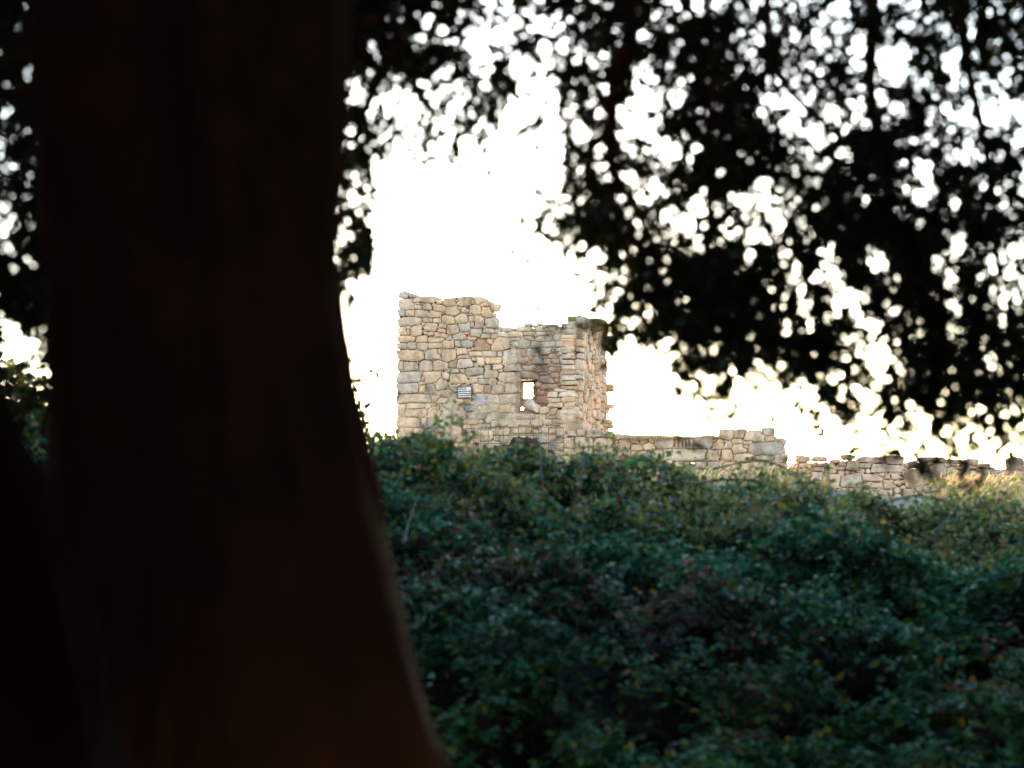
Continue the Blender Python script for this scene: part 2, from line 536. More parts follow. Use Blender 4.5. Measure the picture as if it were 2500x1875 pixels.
T1 = '''92 82 260 195 g;262 172 716 280 g;275 122 388 200 g;80 200 372 388 g;345 300 490 385 b;362 258 460 300 b;455 262 510 315 b;495 280 640 400 b;
670 300 905 428 o;725 220 850 295 b;805 192 1065 335 b;1035 215 1115 265 b;1072 165 1350 328 b;1315 215 1375 300 o;1365 165 1530 300 b;1455 250 1640 335 b;1640 305 1785 420 b;
78 375 200 500 g;212 392 362 500 b;365 388 597 525 b;600 405 820 530 b;820 430 885 480 d;885 335 1125 508 o;1060 330 1140 390 o;1138 338 1290 450 o;1215 335 1285 385 d;1275 308 1485 478 b;1490 340 1675 530 b;
72 510 500 665 b;490 530 670 605 o;668 530 810 620 g;822 465 1030 632 o;1040 448 1262 640 b;1235 450 1340 490 b;1265 485 1360 590 b;1362 485 1535 690 b;1555 520 1760 695 g;
75 672 230 818 b;195 660 295 715 b;235 712 285 815 b;285 645 485 838 b;470 600 545 660 b;515 608 740 755 b;775 625 895 710 b;755 690 885 795 b;905 640 1110 805 o;1110 600 1320 765 u;1300 600 1375 690 b;1300 712 1495 860 n;1510 700 1705 790 b;
75 830 375 945 b;375 825 580 945 b;520 760 590 810 w;590 755 685 830 b;690 765 890 870 p;585 850 850 950 b;885 835 1000 905 b;1000 780 1245 905 b;1195 765 1290 815 p;1250 840 1415 915 b;1490 790 1640 880 n;1645 790 1770 890 b;1770 765 1890 845 w;
65 945 228 1065 b;238 925 415 1050 b;385 940 590 1085 b;600 950 850 1045 o;830 915 1030 1060 b;1040 905 1145 1015 n;1150 895 1345 1032 n;1370 880 1640 1085 r;1560 880 1690 975 b;1670 855 1955 1080 o;
68 1075 535 1252 b;525 1050 790 1230 g;740 1035 830 1150 b;815 1040 1065 1270 b;1065 1035 1255 1175 p;1255 1090 1500 1175 n;1500 1085 1745 1190 b;1750 1085 1840 1185 g;1835 1055 2090 1310 g'''
T2 = '''62 -60 175 120 b;180 -40 425 105 g;435 -75 665 120 p;670 -65 925 105 p;935 -80 1080 65 d;1080 -105 1335 62 g;1075 -180 1290 -95 p;1325 -115 1400 -60 b;1410 -120 1550 15 w;1560 -120 1840 -10 o;1885 0 2085 120 b;1690 0 1850 105 p;1760 70 1850 125 w;
68 120 490 315 g;490 110 820 310 b;820 135 950 270 g;920 65 1120 150 b;1120 65 1205 150 b;1205 50 1515 180 n;955 150 1245 320 b;1535 95 1775 240 b;1425 240 1615 345 n;1290 205 1430 320 p;1780 125 2075 315 b;470 190 535 280 b;430 290 555 350 b;560 315 720 505 u;720 220 910 425 b;
65 310 435 490 g;435 350 550 480 b;950 335 1105 465 n;820 420 990 555 b;1350 320 1530 480 b;1530 345 1660 495 d;1670 350 1900 500 b;1870 310 2075 495 b;
65 500 640 655 g;700 565 910 665 w;640 520 790 650 p;1060 560 1310 690 b;1375 490 1575 690 u;1590 505 1790 655 g;1770 495 2070 670 b;
65 655 205 880 b;205 640 530 760 b;190 735 545 905 b;590 710 800 910 b;765 705 865 790 u;980 720 1230 900 p;1195 680 1370 795 u;1480 690 1780 820 b;1750 680 2060 830 b;1835 825 2420 915 g;
50 880 440 1065 b;465 895 560 1050 g;560 945 770 1075 u;885 940 1030 1010 g;1030 930 1400 1010 p;1650 945 1775 1055 u;1420 1010 1640 1065 n;1430 830 1560 930 g;
45 1068 200 1265 b;205 1070 330 1180 b;330 1080 640 1260 b;690 1105 890 1260 u;900 1040 1200 1200 p;1690 1100 1830 1190 b;1240 1100 1420 1240 b;1440 1110 1680 1290 b;50 1270 600 1420 b;620 1280 1000 1420 b;1020 1240 1380 1420 p;1400 1300 1800 1430 b'''
T4F = '''1095 560 1460 705 b;1185 725 1540 905 b;945 655 1090 710 b;1020 710 1195 790 b;868 720 1030 815 o;660 720 860 835 b;430 730 650 830 b;800 830 960 950 g;985 840 1180 960 b;680 850 790 960 o;370 850 670 960 b;1095 790 1195 825 b;820 505 1010 620 b;945 530 1100 645 b;
945 250 1110 350 w;1060 200 1280 260 w;1140 240 1400 340 w;960 360 1170 450 g;950 430 1200 520 b;1170 340 1400 430 b;1220 430 1400 560 b;930 970 1100 1110 b'''
T3F = '''1180 915 1370 1055 w;1150 1060 1350 1215 b;1150 1230 1345 1330 b;1370 1180 1480 1330 n;1375 800 1500 980 w;1405 695 1500 790 w;1385 1060 1490 1140 w;1400 985 1490 1060 b;1340 460 1520 590 o;1420 600 1500 680 b;1230 560 1420 690 o;1270 690 1400 800 o;1290 165 1420 290 b;1400 60 1500 250 g;1300 300 1500 450 n'''
T3B = '''50 260 170 350 d;175 265 340 355 o;340 280 410 330 b;410 255 660 345 o;545 200 655 260 o;680 225 755 280 b;760 190 840 240 o;720 250 870 345 b;835 225 970 290 b;890 240 1110 355 o;1100 260 1270 340 b;980 220 1100 255 b;
245 335 530 435 o;530 340 735 420 o;755 345 1040 400 b;290 445 490 510 o;550 410 715 495 o;720 395 800 440 b;735 415 1020 510 o;1030 400 1150 490 o;300 500 455 600 b;465 465 650 630 b;655 500 830 625 b;840 510 1070 605 b;1075 510 1230 610 b;
430 640 580 770 n;585 630 795 755 b;740 635 815 680 p;820 620 1005 735 b;1010 620 1070 690 b;1080 620 1220 690 b;450 780 640 890 n;580 850 670 910 r;690 770 880 900 o;810 755 910 810 b;965 720 1085 800 o;870 810 1010 890 b;1005 800 1150 890 b;1150 760 1290 900 b;
430 900 500 1015 o;515 915 740 1010 o;725 915 945 1035 o;955 935 1165 1020 o;985 885 1050 925 b;1065 890 1210 950 b;425 1020 800 1135 o;810 1030 940 1075 b;985 1040 1130 1140 b;810 1090 1060 1215 b;1060 1130 1140 1205 n;735 1190 850 1290 b;855 1220 1125 1310 b;895 1320 1060 1370 n;755 1340 910 1425 n;750 1435 950 1560 n;900 1320 1040 1415 b;750 1565 890 1610 n;1150 1040 1260 1200 b;1130 640 1260 740 b;
100 370 235 440 b;20 470 280 640 b;240 500 300 620 b'''
T5 = '''160 260 475 435 g;500 270 800 420 b;480 340 540 430 b;810 320 895 430 b;890 300 1100 490 b;1090 290 1240 360 b;1250 285 1390 380 b;1110 375 1305 490 b;1315 335 1515 475 b;1420 280 1500 375 b;1480 235 1825 440 g;1850 300 1920 450 b;1910 265 1985 455 b;1990 280 2030 455 b;2040 290 2090 460 b;2090 300 2165 460 b;
260 440 395 540 b;400 430 570 560 g;580 405 860 585 o;880 505 970 600 b;985 500 1110 600 b;985 590 1250 720 b;1110 500 1190 590 b;1250 500 1365 630 b;1370 500 1440 590 o;1460 480 1650 640 b;355 565 510 690 o;520 570 690 690 b;750 600 960 710 o;390 700 680 870 o;100 590 290 700 b;1250 640 1400 720 b;1440 645 1640 710 b;1650 645 1800 715 w;
820 200 1080 300 b;1080 230 1480 285 b;-160 130 -10 250 g;50 155 195 245 g;200 135 350 240 b;335 140 620 265 b;620 195 800 265 n;-20 270 150 440 b;-30 450 170 570 b;690 720 880 860 b;880 730 1120 870 o;1120 740 1260 800 b;1270 740 1500 860 b;1520 740 1760 870 b;-140 580 90 700 b;-150 720 120 860 b;140 720 380 860 b'''
T6 = '''5 458 710 650 g;505 240 850 455 g;835 290 905 350 b;810 290 1015 470 o;935 120 1185 295 b;1195 120 1360 280 b;1370 140 1725 340 g;1635 90 1825 240 b;1700 240 1880 335 b;1885 270 1970 330 b;1140 280 1325 380 o;1340 310 1510 395 b;1030 325 1175 455 b;1150 365 1390 530 b;1425 345 2025 555 g;1330 385 1440 450 b;725 475 955 660 b;980 465 1175 650 b;1190 530 1550 680 b;1600 560 1850 650 b;1880 560 2030 740 g;915 475 970 570 b;
730 670 1000 800 b;1010 680 1300 810 b;1310 690 1600 820 b;1610 670 1870 820 b;1880 750 2030 860 b;330 680 480 860 d;180 670 320 860 b;500 680 720 860 b'''
T7 = '''190 160 430 290 b;480 170 740 260 b;420 200 480 260 b;215 295 530 375 p;540 290 720 355 b;130 335 215 400 b;50 400 190 470 p;200 390 440 545 b;450 360 680 450 b;440 455 660 615 w;690 400 900 490 b;840 355 1050 430 p;820 230 980 300 b;935 250 1070 365 b;1020 145 1245 240 b;1085 240 1300 430 n;1300 180 1770 290 g;1790 165 2110 330 g;1310 300 1510 395 b;1540 320 2110 470 g;1315 400 1415 470 b;975 500 1355 735 g;1365 500 1735 630 p;650 490 960 760 b;390 620 650 690 b;1390 640 1510 740 b;1640 480 1770 550 b;1760 495 1870 590 b;1890 490 2060 600 b;2070 470 2130 540 b;980 740 1090 800 b;1240 740 1400 860 b;
20 490 190 640 b;210 560 400 700 b;1520 650 1740 760 b;1750 600 1990 760 b;1890 610 2060 700 p;400 710 640 860 b;660 770 960 900 p;1110 750 1230 860 b;1410 750 1640 880 b;1660 780 1900 900 b'''
T8 = '''110 260 305 400 b;50 400 480 750 b;350 185 800 285 g;350 285 470 400 p;475 270 580 350 b;500 290 820 545 g;865 235 1120 320 g;1120 215 1410 330 g;890 310 1010 350 w;770 310 890 380 b;820 365 1030 550 b;930 350 1200 410 b;1220 340 1340 410 n;1005 450 1230 570 w;1235 430 1390 535 p;1360 400 1505 455 b;1400 300 1610 390 b;490 545 625 655 p;635 545 740 650 b;745 545 855 590 b;860 560 970 610 b;750 600 860 690 b;880 615 985 700 b;985 570 1130 700 r;1125 575 1320 690 b;560 660 760 810 o;400 690 530 820 b;800 730 1030 800 b;1350 620 1600 680 b;1590 590 1720 670 b;1620 400 1790 500 u;1710 475 1850 570 p;1850 430 1960 510 b;1950 190 2212 440 n;1960 420 2150 520 g;1510 500 1690 590 b;1250 530 1480 600 b;710 820 1000 880 b;1470 660 1600 740 b;2100 500 2212 600 p;250 720 390 820 b;
1040 710 1240 790 b;1250 690 1450 790 b;1020 810 1300 900 b;1310 800 1600 900 b;1620 690 1900 800 b;1740 590 2080 680 b;420 830 690 940 p;40 760 240 900 b;2220 230 2480 480 g;2220 490 2420 640 b;2430 480 2700 640 b;2500 300 2760 470 b;2220 650 2500 800 b;2520 650 2800 800 b'''
S9 = 2212 / 320.0; S10 = 2212 / 300.0

tower = empty('ruined_tower', CORNER, -ANG)
tag(tower, 'roofless ruined tower of rubble granite with a broken front and a small window', 'tower')
FR_F = Frame(CORNER, EU, EN)
BACK_D = 3.0
FR_B = Frame(CORNER - EN * BACK_D, EU, EN)

# front wall
poly_px = [(974, 738), (1000, 728), (1060, 735), (1100, 732), (1180, 732), (1196, 748), (1205, 790), (1212, 806), (1238, 830), (1258, 858), (1258, 1012), (1325, 1012), (1345, 985), (1374, 962), (1381, 900), (1389, 850), (1390, 800), (1392, 790), (1399, 786), (1401, 1185), (966, 1185)]
pF = [FR_F.uv(*p) for p in poly_px]
maskF = lambda X, Y: in_poly(X, Y, pF)
vsplit = FR_F.uv(1100, 930)[1]
uJ = FR_F.uv(1262, 950)[0]
def frontF(X, Y):
    P = np.stack([X.ravel(), Y.ravel(), np.zeros(X.size)], 1)
    n = fbm(P * 3.0, 11).reshape(X.shape)
    low = np.clip((vsplit - Y) / 0.5 + 0.5, 0, 1)          # the lower half is still pointed with mortar
    d = 0.12 - 0.105 * low * np.clip(n * 1.7, 0.2, 1.2) + 0.03 * (n - .5)
    return np.where((X > uJ + .75) & (Y > FR_F.uv(1300, 1000)[1]), 0.30 + 0.1 * n, d)    # broken stub at the right
stF = to_frame(box_list(T1, 960, 700, S9) + box_list(T2, 960, 890, S9) + box_list(T4F, 1200, 920, S9) + box_list(T3F, 1200, 760, S9), FR_F)
uL = FR_F.uv(970, 1000)[0]; vB = 0.0
uJ = FR_F.uv(1262, 950)[0]
def deepF(s):
    if s[0] - s[2] < uL + 0.12: return 0.6
    if abs(s[0] + s[2] - uJ) < 0.06: return 0.43
    top = FR_F.uv(1100, 745)[1]
    if s[1] > top - 0.05 or s[0] > uJ: return 0.5
    return 0.2
def proudF(s):
    if s[1] < vsplit - .3: return random.uniform(0.004, 0.022)
    if s[0] > uJ and s[1] > FR_F.uv(1300, 1000)[1]: return random.uniform(-0.16, 0.03)
    return random.uniform(0.0, 0.045)
front, polysF = build_wall('front_wall', tower, (0, 0, 0), 0, stF, maskF, (uL - .05, 0.02, vB, FR_F.uv(970, 700)[1]), frontF, 0.42,
                           lambda u, v: (-0.2 if u > uJ + .75 and v > FR_F.uv(1300, 1000)[1] else 0.0 if v < vsplit else -0.03), 0.06, 0.10, deepF, proudF)

# back wall with its window
bx = lambda x0, y0, x1, y1, f=FR_B: (*f.uv(x0, y1), *f.uv(x1, y0))
FR_W = Frame(CORNER - EN * (BACK_D + 0.47), EU, EN)
win = bx(1275, 934, 1304, 974, FR_W); niche = bx(1235, 926, 1311, 1010); sungap = bx(1268.5, 993, 1281.5, 1003, FR_W)
pB = [FR_B.uv(*p) for p in [(985, 815), (1200, 812), (1300, 802), (1390, 800), (1392, 1190), (985, 1190)]]
inb = lambda X, Y, b: (X > b[0]) & (X < b[2]) & (Y > b[1]) & (Y < b[3])
def maskB(X, Y):
    j = (0.012 * np.sin(Y * 47.0) + 0.012 * np.sin(Y * 111.0 + 1) + 0.01 * np.sin(Y * 23.0)) * (X > (win[0] + win[2]) / 2)
    return in_poly(X, Y, pB) & ~inb(X + j, Y, win) & ~((((X - (sungap[0] + sungap[2]) / 2) / ((sungap[2] - sungap[0]) / 2)) ** 2 + ((Y - (sungap[1] + sungap[3]) / 2) / ((sungap[3] - sungap[1]) / 2)) ** 2) < 1.1 + .25 * np.sin(Y * 160))
maskBc = lambda X, Y: maskB(X, Y) & ~inb(X, Y, (niche[0] - .02, niche[1] - .02, niche[2] + .02, niche[3] + .02))
def frontB(X, Y):
    P = np.stack([X.ravel(), Y.ravel(), np.zeros(X.size)], 1)
    n = fbm(P * 3.0, 21).reshape(X.shape)
    return np.where(inb(X, Y, niche), 0.34 + 0.05 * (n - .5), 0.06 - 0.05 * n)
stB = to_frame(box_list(T3B, 1200, 760, S9), FR_B)
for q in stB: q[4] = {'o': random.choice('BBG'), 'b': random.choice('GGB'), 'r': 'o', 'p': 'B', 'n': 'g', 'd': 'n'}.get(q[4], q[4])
for r in range(9):                                        # the part the front hides
    v = FR_B.uv(1200, 1040 - r * 26)[1]; u = FR_B.uv(990, 900)[0]
    while u < FR_B.uv(1195, 900)[0]:
        w = random.uniform(.15, .3); stB.append([u + w / 2, v, w / 2 - .01, .12, random.choice('bog')]); u += w
back, _ = build_wall('back_wall', tower, (0, BACK_D, 0), 0, stB, maskBc, (FR_B.uv(985, 900)[0], FR_B.uv(1395, 900)[0], 0, FR_B.uv(1300, 790)[1]), frontB, 0.6,
                     lambda u, v: -0.01, 0.03, 0.09, lambda s: 0.3, lambda s: random.uniform(0, .035), mortar=PALE_MORTAR)
V, F = core_geo(maskB, niche[0], niche[2], niche[1], niche[3], 0.0125, lambda X, Y: 0.34 + 0 * X, 0.598)
nb = mesh('window_infill', V, F, MORTAR, back)

# right side wall, steeply foreshortened, with the toothing of a lost wall at its far end
SIDE_D = 3.62
vtop = FR_F.uv(1402, 792)[1]
stS = []
u = -0.02
while u < SIDE_D - .05:
    w = random.uniform(0.12, 0.36)
    if u + w > SIDE_D - .1: w = SIDE_D - u
    v = random.uniform(-.2, 0)
    while v < vtop + 0.03:
        h = random.uniform(0.09, 0.27)
        stS.append([u + w / 2 + random.uniform(-.03, .03), v + h / 2, w / 2 * random.uniform(.9, 1.1), h / 2, random.choice('gbbgwbpn' if v < vtop - .3 else 'gbmnm')])
        v += h
    u += w
zz = lambda py: FR_F.uv(1402, py)[1] - 0.06
teeth = [(909, 927), (961, 973), (1000, 1011), (1012, 1023), (1031, 1047), (1049, 1060), (786, 800)]
pS = [(0.02, 0), (SIDE_D, 0), (SIDE_D, vtop - .12), (2.4, vtop - .02), (1.2, vtop - .1), (0.5, vtop + .02), (0.32, vtop - .05), (0.32, zz(990)), (0.02, zz(1010))]
maskS = lambda X, Y: in_poly(X, Y, pS)
def frontS(X, Y):
    P = np.stack([X.ravel(), Y.ravel(), np.zeros(X.size)], 1)
    return 0.07 - 0.06 * fbm(P * 2.5, 31).reshape(X.shape)
side, _ = build_wall('side_wall', tower, (0, 0, 0), math.radians(90), stS, maskS, (0.0, SIDE_D, 0, vtop), frontS, 0.34,
                     lambda u, v: -0.02, 0.06, 0.06, lambda s: 0.3, lambda s: random.uniform(-0.03, 0.07))
for y0, y1 in teeth:
    a_, b_ = zz(y1), zz(y0)
    hh = (b_ - a_) / 2
    st = [[SIDE_D - 0.2, (a_ + b_) / 2, 0.16, hh, random.choice('obn')]]
    p = stone_polys(st, 0.0)[0]
    Vt, Ft = stone_geo(p, p.mean(0), random.uniform(0.13, 0.22), 0.2)
    o = mesh('stone', Vt, Ft, STONE[st[0][4]], side); o.location = (p.mean(0)[0], 0, p.mean(0)[1])
# cap stones on the side wall's corner
for (x0, y0, x1, y1, c, dy) in [(1408, 772, 1434, 798, 'g', .8), (1436, 778, 1472, 806, 'm', 1.8), (1452, 786, 1478, 812, 'm', 2.9)]:
    fr = Frame(CORNER - EN * dy, EU, EN)
    st = to_frame([(x0, y0, x1, y1, c)], fr)
    p = stone_polys(st, 0)[0]; cc = p.mean(0)
    Vt, Ft = stone_geo(p, cc, 0.0, 0.42)
    o = mesh('cap_stone', Vt, Ft, STONE[c], tower); o.location = (cc[0], dy, cc[1])
# left wall, seen only end on
V, F = core_geo(lambda X, Y: in_poly(X, Y, [(0.58, 0), (BACK_D, 0), (BACK_D, 3.6), (0.58, 3.9)]), 0.5, BACK_D, 0, 4.0, 0.12, lambda X, Y: 0 * X, 0.5)
lw = mesh('left_wall', V, F, MORTAR, tower); lw.location = (uL + .52, 0, 0); lw.rotation_euler = (0, 0, math.radians(90))

# boulder on the sill
fr = Frame(CORNER - EN * 0.25, EU, EN)
uc, vc = fr.uv(1304, 998)
Vb = []; Fb = []
nr, ns = 7, 12
for i in range(nr):
    ph = math.pi * (i + .5) / nr - math.pi / 2
    for k in range(ns):
        th = 2 * math.pi * k / ns
        j = 1 + (random.random() - .5) * .16
        x = math.cos(ph) * math.cos(th) * .25 * j; y = math.cos(ph) * math.sin(th) * .2 * j; z = math.sin(ph) * .17 * j
        z = max(z + 0.06 * (-x) / .25, -0.10) + (0.05 if x < 0 else -0.02)
        Vb.append((x, y, max(z, -0.11)))
for i in range(nr - 1):
    for k in range(ns):
        Fb.append((i * ns + k, i * ns + (k + 1) % ns, (i + 1) * ns + (k + 1) % ns, (i + 1) * ns + k))
Fb.append(tuple(range(ns - 1, -1, -1))); Fb.append(tuple((nr - 1) * ns + k for k in range(ns)))
pw = fr.O + EU * uc + EZ * vc
bo = mesh('boulder', Vb, Fb, STONE['w'], None, True, tuple(pw)); bo.rotation_euler = (0, 0, -ANG)
tag(bo, 'pale rounded boulder lying on the slab below the small window', 'boulder')

# low wall running right from the tower
FR_L = Frame(CORNER + EN * 0.16, EU, EN)
lwall = empty('low_wall', CORNER + EN * 0.16, -ANG)
tag(lwall, 'long low granite wall joined to the right of the tower, upright slivers above a lintel', 'wall', kind='thing')
pL = [FR_L.uv(*p) for p in [(1345, 1062), (1405, 1056), (1480, 1063), (1500, 1064), (1640, 1068), (1762, 1066), (1770, 1056), (1880, 1056), (1895, 1078), (1908, 1082), (1910, 1180), (1345, 1180)]]
hole = (*FR_L.uv(1668, 1136), *FR_L.uv(1706, 1125))
maskL = lambda X, Y: in_poly(X, Y, pL) & ~inb(X, Y, hole)
def frontL(X, Y):
    P = np.stack([X.ravel(), Y.ravel(), np.zeros(X.size)], 1)
    return 0.10 - 0.05 * fbm(P * 3, 41).reshape(X.shape)
stL = to_frame(box_list(T5, 1380, 1030, S9) + box_list(T6, 1620, 1030, S9), FR_L)
vLt = FR_L.uv(1600, 1070)[1]
build_wall('masonry', lwall, (0, 0, 0), 0, stL, maskL, (FR_L.uv(1345, 1100)[0], FR_L.uv(1912, 1100)[0], 0, FR_L.uv(1700, 1040)[1]), frontL, 0.62,
           lambda u, v: -0.03, 0.05, 0.10, lambda s: 0.45 if s[1] > vLt - .25 else 0.25, lambda s: random.uniform(0.0, 0.04))
# its broken right end
uE = FR_L.uv(1912, 1100)[0]
stE = []
v = 0.0; vE = FR_L.uv(1900, 1085)[1]
while v < vE:
    h = random.uniform(.12, .22); u = 0
    lim = 0.62 if v < vE - .25 else 0.3
    while u < lim - .05:
        w = random.uniform(.16, .34); stE.append([u + w / 2, v + h / 2, w / 2, h / 2, random.choice('gbbw')]); u += w
    v += h
pE = [(0, 0), (.66, 0), (.62, vE - .3), (.3, vE - .02), (0, vE)]
maskE = lambda X, Y: in_poly(X, Y, pE)
build_wall('wall_end', lwall, (uE, 0, 0), math.radians(90), stE, maskE, (0, .68, 0, vE), lambda X, Y: 0.05 + 0 * X, 0.2, lambda u, v: 0.0, 0.05, 0.05,
           lambda s: 0.2, lambda s: random.uniform(.0, .05))

# dry-stone wall on the right
FR_R = Frame(at(1925, 1160, 57.5), np.array((1.0, 0, 0)), np.array((0, -1.0, 0)))
FR_R.O[2] = 2.55
rwall = empty('dry_stone_wall', FR_R.O, 0)
tag(rwall, 'rough dry-stone field wall with lumpy cap stones at the far right, behind golden grass', 'wall', kind='thing')
pR = [FR_R.uv(*p) for p in [(1925, 1147), (1948, 1128), (2022, 1127), (2060, 1130), (2075, 1124), (2208, 1120), (2214, 1140), (2240, 1148), (2254, 1126), (2300, 1118), (2330, 1133), (2396, 1134), (2420, 1140), (2450, 1146), (2480, 1140), (2620, 1145), (2620, 1252), (1925, 1252)]]
maskR = lambda X, Y: in_poly(X, Y, pR)
def frontR(X, Y):
    P = np.stack([X.ravel(), Y.ravel(), np.zeros(X.size)], 1)
    return 0.13 - 0.05 * fbm(P * 3, 51).reshape(X.shape)
stR = to_frame(box_list(T7, 1920, 1090, S10) + box_list(T8, 2200, 1090, S10), FR_R)
vRt = FR_R.uv(2200, 1135)[1]
DRYCORE = plain('dark_brown_rubble', (0.22, 0.15, 0.10), 0.95, 0.4, 8)  # brown core, darker than the lime mortar of the other walls
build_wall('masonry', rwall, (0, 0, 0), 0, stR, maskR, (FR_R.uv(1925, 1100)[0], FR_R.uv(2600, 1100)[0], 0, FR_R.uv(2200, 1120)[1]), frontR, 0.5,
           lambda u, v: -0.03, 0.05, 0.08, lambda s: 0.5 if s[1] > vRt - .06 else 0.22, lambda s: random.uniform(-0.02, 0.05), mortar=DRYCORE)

# ------------------------------------------------------------------ plaque, mesh panel, rusty sheet
u0, v1 = FR_F.uv(1117.5, 945); u1, v0 = FR_F.uv(1153, 972)
pl = empty('plaque', CORNER + EU * ((u0 + u1) / 2) + EZ * ((v0 + v1) / 2) + EN * 0.055, -ANG)
tag(pl, 'small rectangular notice plaque with rows of white lettering on the tower front', 'sign')
w, h = u1 - u0, v1 - v0
def boxg(x0, x1, y0, y1, z0, z1):
    V = [(x, y, z) for x in (x0, x1) for y in (y0, y1) for z in (z0, z1)]
    return V, [(0, 1, 3, 2), (4, 6, 7, 5), (0, 4, 5, 1), (2, 3, 7, 6), (0, 2, 6, 4), (1, 5, 7, 3)]
V, F = boxg(-w / 2, w / 2, -.006, .006, -h / 2, h / 2)
mesh('panel', V, F, plain('plaque_board', (0.16, 0.12, 0.105), 0.7, 0.3, 20), pl)
V, F = join_geo([boxg(-w / 2 - .006, -w / 2 + .006, -.016, .008, -h / 2 - .006, h / 2 + .006), boxg(w / 2 - .006, w / 2 + .006, -.016, .008, -h / 2 - .006, h / 2 + .006),
                 boxg(-w / 2 + .007, w / 2 - .007, -.015, .008, -h / 2 - .006, -h / 2 + .004), boxg(-w / 2 + .007, w / 2 - .007, -.015, .008, h / 2 - .004, h / 2 + .006)])
mesh('frame', V, F, plain('plaque_frame', (0.07, 0.05, 0.045), 0.7, 0.3, 20), pl)
WHITE = plain('white_lettering', (0.86, 0.66, 0.56), 0.7, 0.08, 30, bmp=0)
for r in range(5):
    g = []
    zc = h / 2 - h * (r + .62) / 5.3
    x = -w / 2 + random.uniform(.015, .03); xe = w / 2 - random.uniform(.012, .03)
    if r == 0: xe = w * 0.10
    while x < xe:
        lw_ = random.uniform(.008, .017)
        hh = random.uniform(.008, .013)
        g.append(boxg(x, min(x + lw_, xe + .01), -.011, -.0062, zc - hh, zc + hh))
        x += lw_ + random.choice((.002, .002, .002, .010))
    V, F = join_geo(g)
    mesh('lettering', V, F, WHITE, pl)
V, F = boxg(w * .14, w * .46, -.011, -.0062, h / 2 - h * .23, h / 2 - h * .04)
mesh('pale_patch', V, F, plain('pale_lilac', (0.74, 0.60, 0.62), 0.7, 0.06, 20, bmp=0), pl)

FR_M = Frame(CORNER + EN * 0.55, EU, EN)
mp_ = empty('wire_mesh_panel', CORNER + EN * 0.55 + EU * FR_M.uv(1200, 1100)[0], -ANG)
tag(mp_, 'rusty square-grid wire mesh panel standing upright before the tower front', 'fence')
um = FR_M.uv(1200, 1100)[0]
ux = [FR_M.uv(1137 + 18.4 * k, 1080)[0] - um for k in range(14)]
vz = [FR_M.uv(1200, 1045.5 + 18.6 * k)[1] for k in range(7)]
vz = [v for v in vz if v > 0.05]
def bar_mesh(L, r, vertical):
    a = np.array((0, 0, 0)); b = np.array((0, 0, -L)) if vertical else np.array((L, 0, 0))
    return tube_geo([a, (a + b) / 2 + np.array((0, random.uniform(-.01, .01), 0)), b], [r] * 3, 6)
for x in ux:
    V, F = bar_mesh(vz[0] + .04, .0055, True)
    o = mesh('bar', V, F, WIRE, mp_); o.location = (x, 0, vz[0] + .01); o.rotation_euler = (0, random.uniform(-.006, .006), 0)
for z in vz:
    V, F = bar_mesh(ux[-1] - ux[0] + .04, .0055, False)
    o = mesh('bar', V, F, WIRE, mp_); o.location = (ux[0] - .02, -.011, z)

FR_S = Frame(CORNER + EN * 0.85, EU, EN)
out = [FR_S.uv(*p) for p in [(1205, 1084), (1222, 1076), (1240, 1074), (1250, 1061), (1268, 1064), (1284, 1058), (1304, 1061), (1312, 1074), (1320, 1086), (1326, 1150), (1200, 1150)]]
uS = (out[0][0] + out[8][0]) / 2
X0, X1 = FR_S.uv(1201, 1100)[0], FR_S.uv(1322, 1100)[0]
def sheet(u0, u1, top, name, yoff, mat, par):
    n = int((u1 - u0) / 0.02)
    V = []; F = []
    for i in range(n + 1):
        u = u0 + (u1 - u0) * i / n
        t = top(u)
        y = 0.03 * math.sin(u * 2 * math.pi / .15) + yoff
        for (yy, z) in ((y, 0.05), (y + .12, t * .5), (y + 0.2, t)):
            V.append((u, yy, z))
    for i in range(n):
        for k in range(2):
            F.append((i * 3 + k, i * 3 + 3 + k, i * 3 + 4 + k, i * 3 + 1 + k))
    o = mesh(name, V, F, mat, par)
    s = o.modifiers.new('thickness', 'SOLIDIFY'); s.thickness = 0.006
    return o
tx = np.array([p[0] for p in out[:9]]); tz = np.array([p[1] for p in out[:9]])
topf = lambda u: float(np.interp(u, tx, tz)) - 0.06 + 0.03 * math.sin(u * 9) + 0.018 * math.sin(u * 31) + 0.01 * math.sin(u * 83)
rs = empty('rusted_sheet', CORNER + EN * 0.85, -ANG)
tag(rs, 'dark rusted corrugated iron sheet leaning behind the brambles below the window', 'sheet metal')
sheet(X0, (X0 + X1) / 2 + .1, topf, 'corrugated_panel', 0.0, RUST, rs)
sheet((X0 + X1) / 2 - .05, X1, topf, 'corrugated_panel', -0.09, RUST, rs)

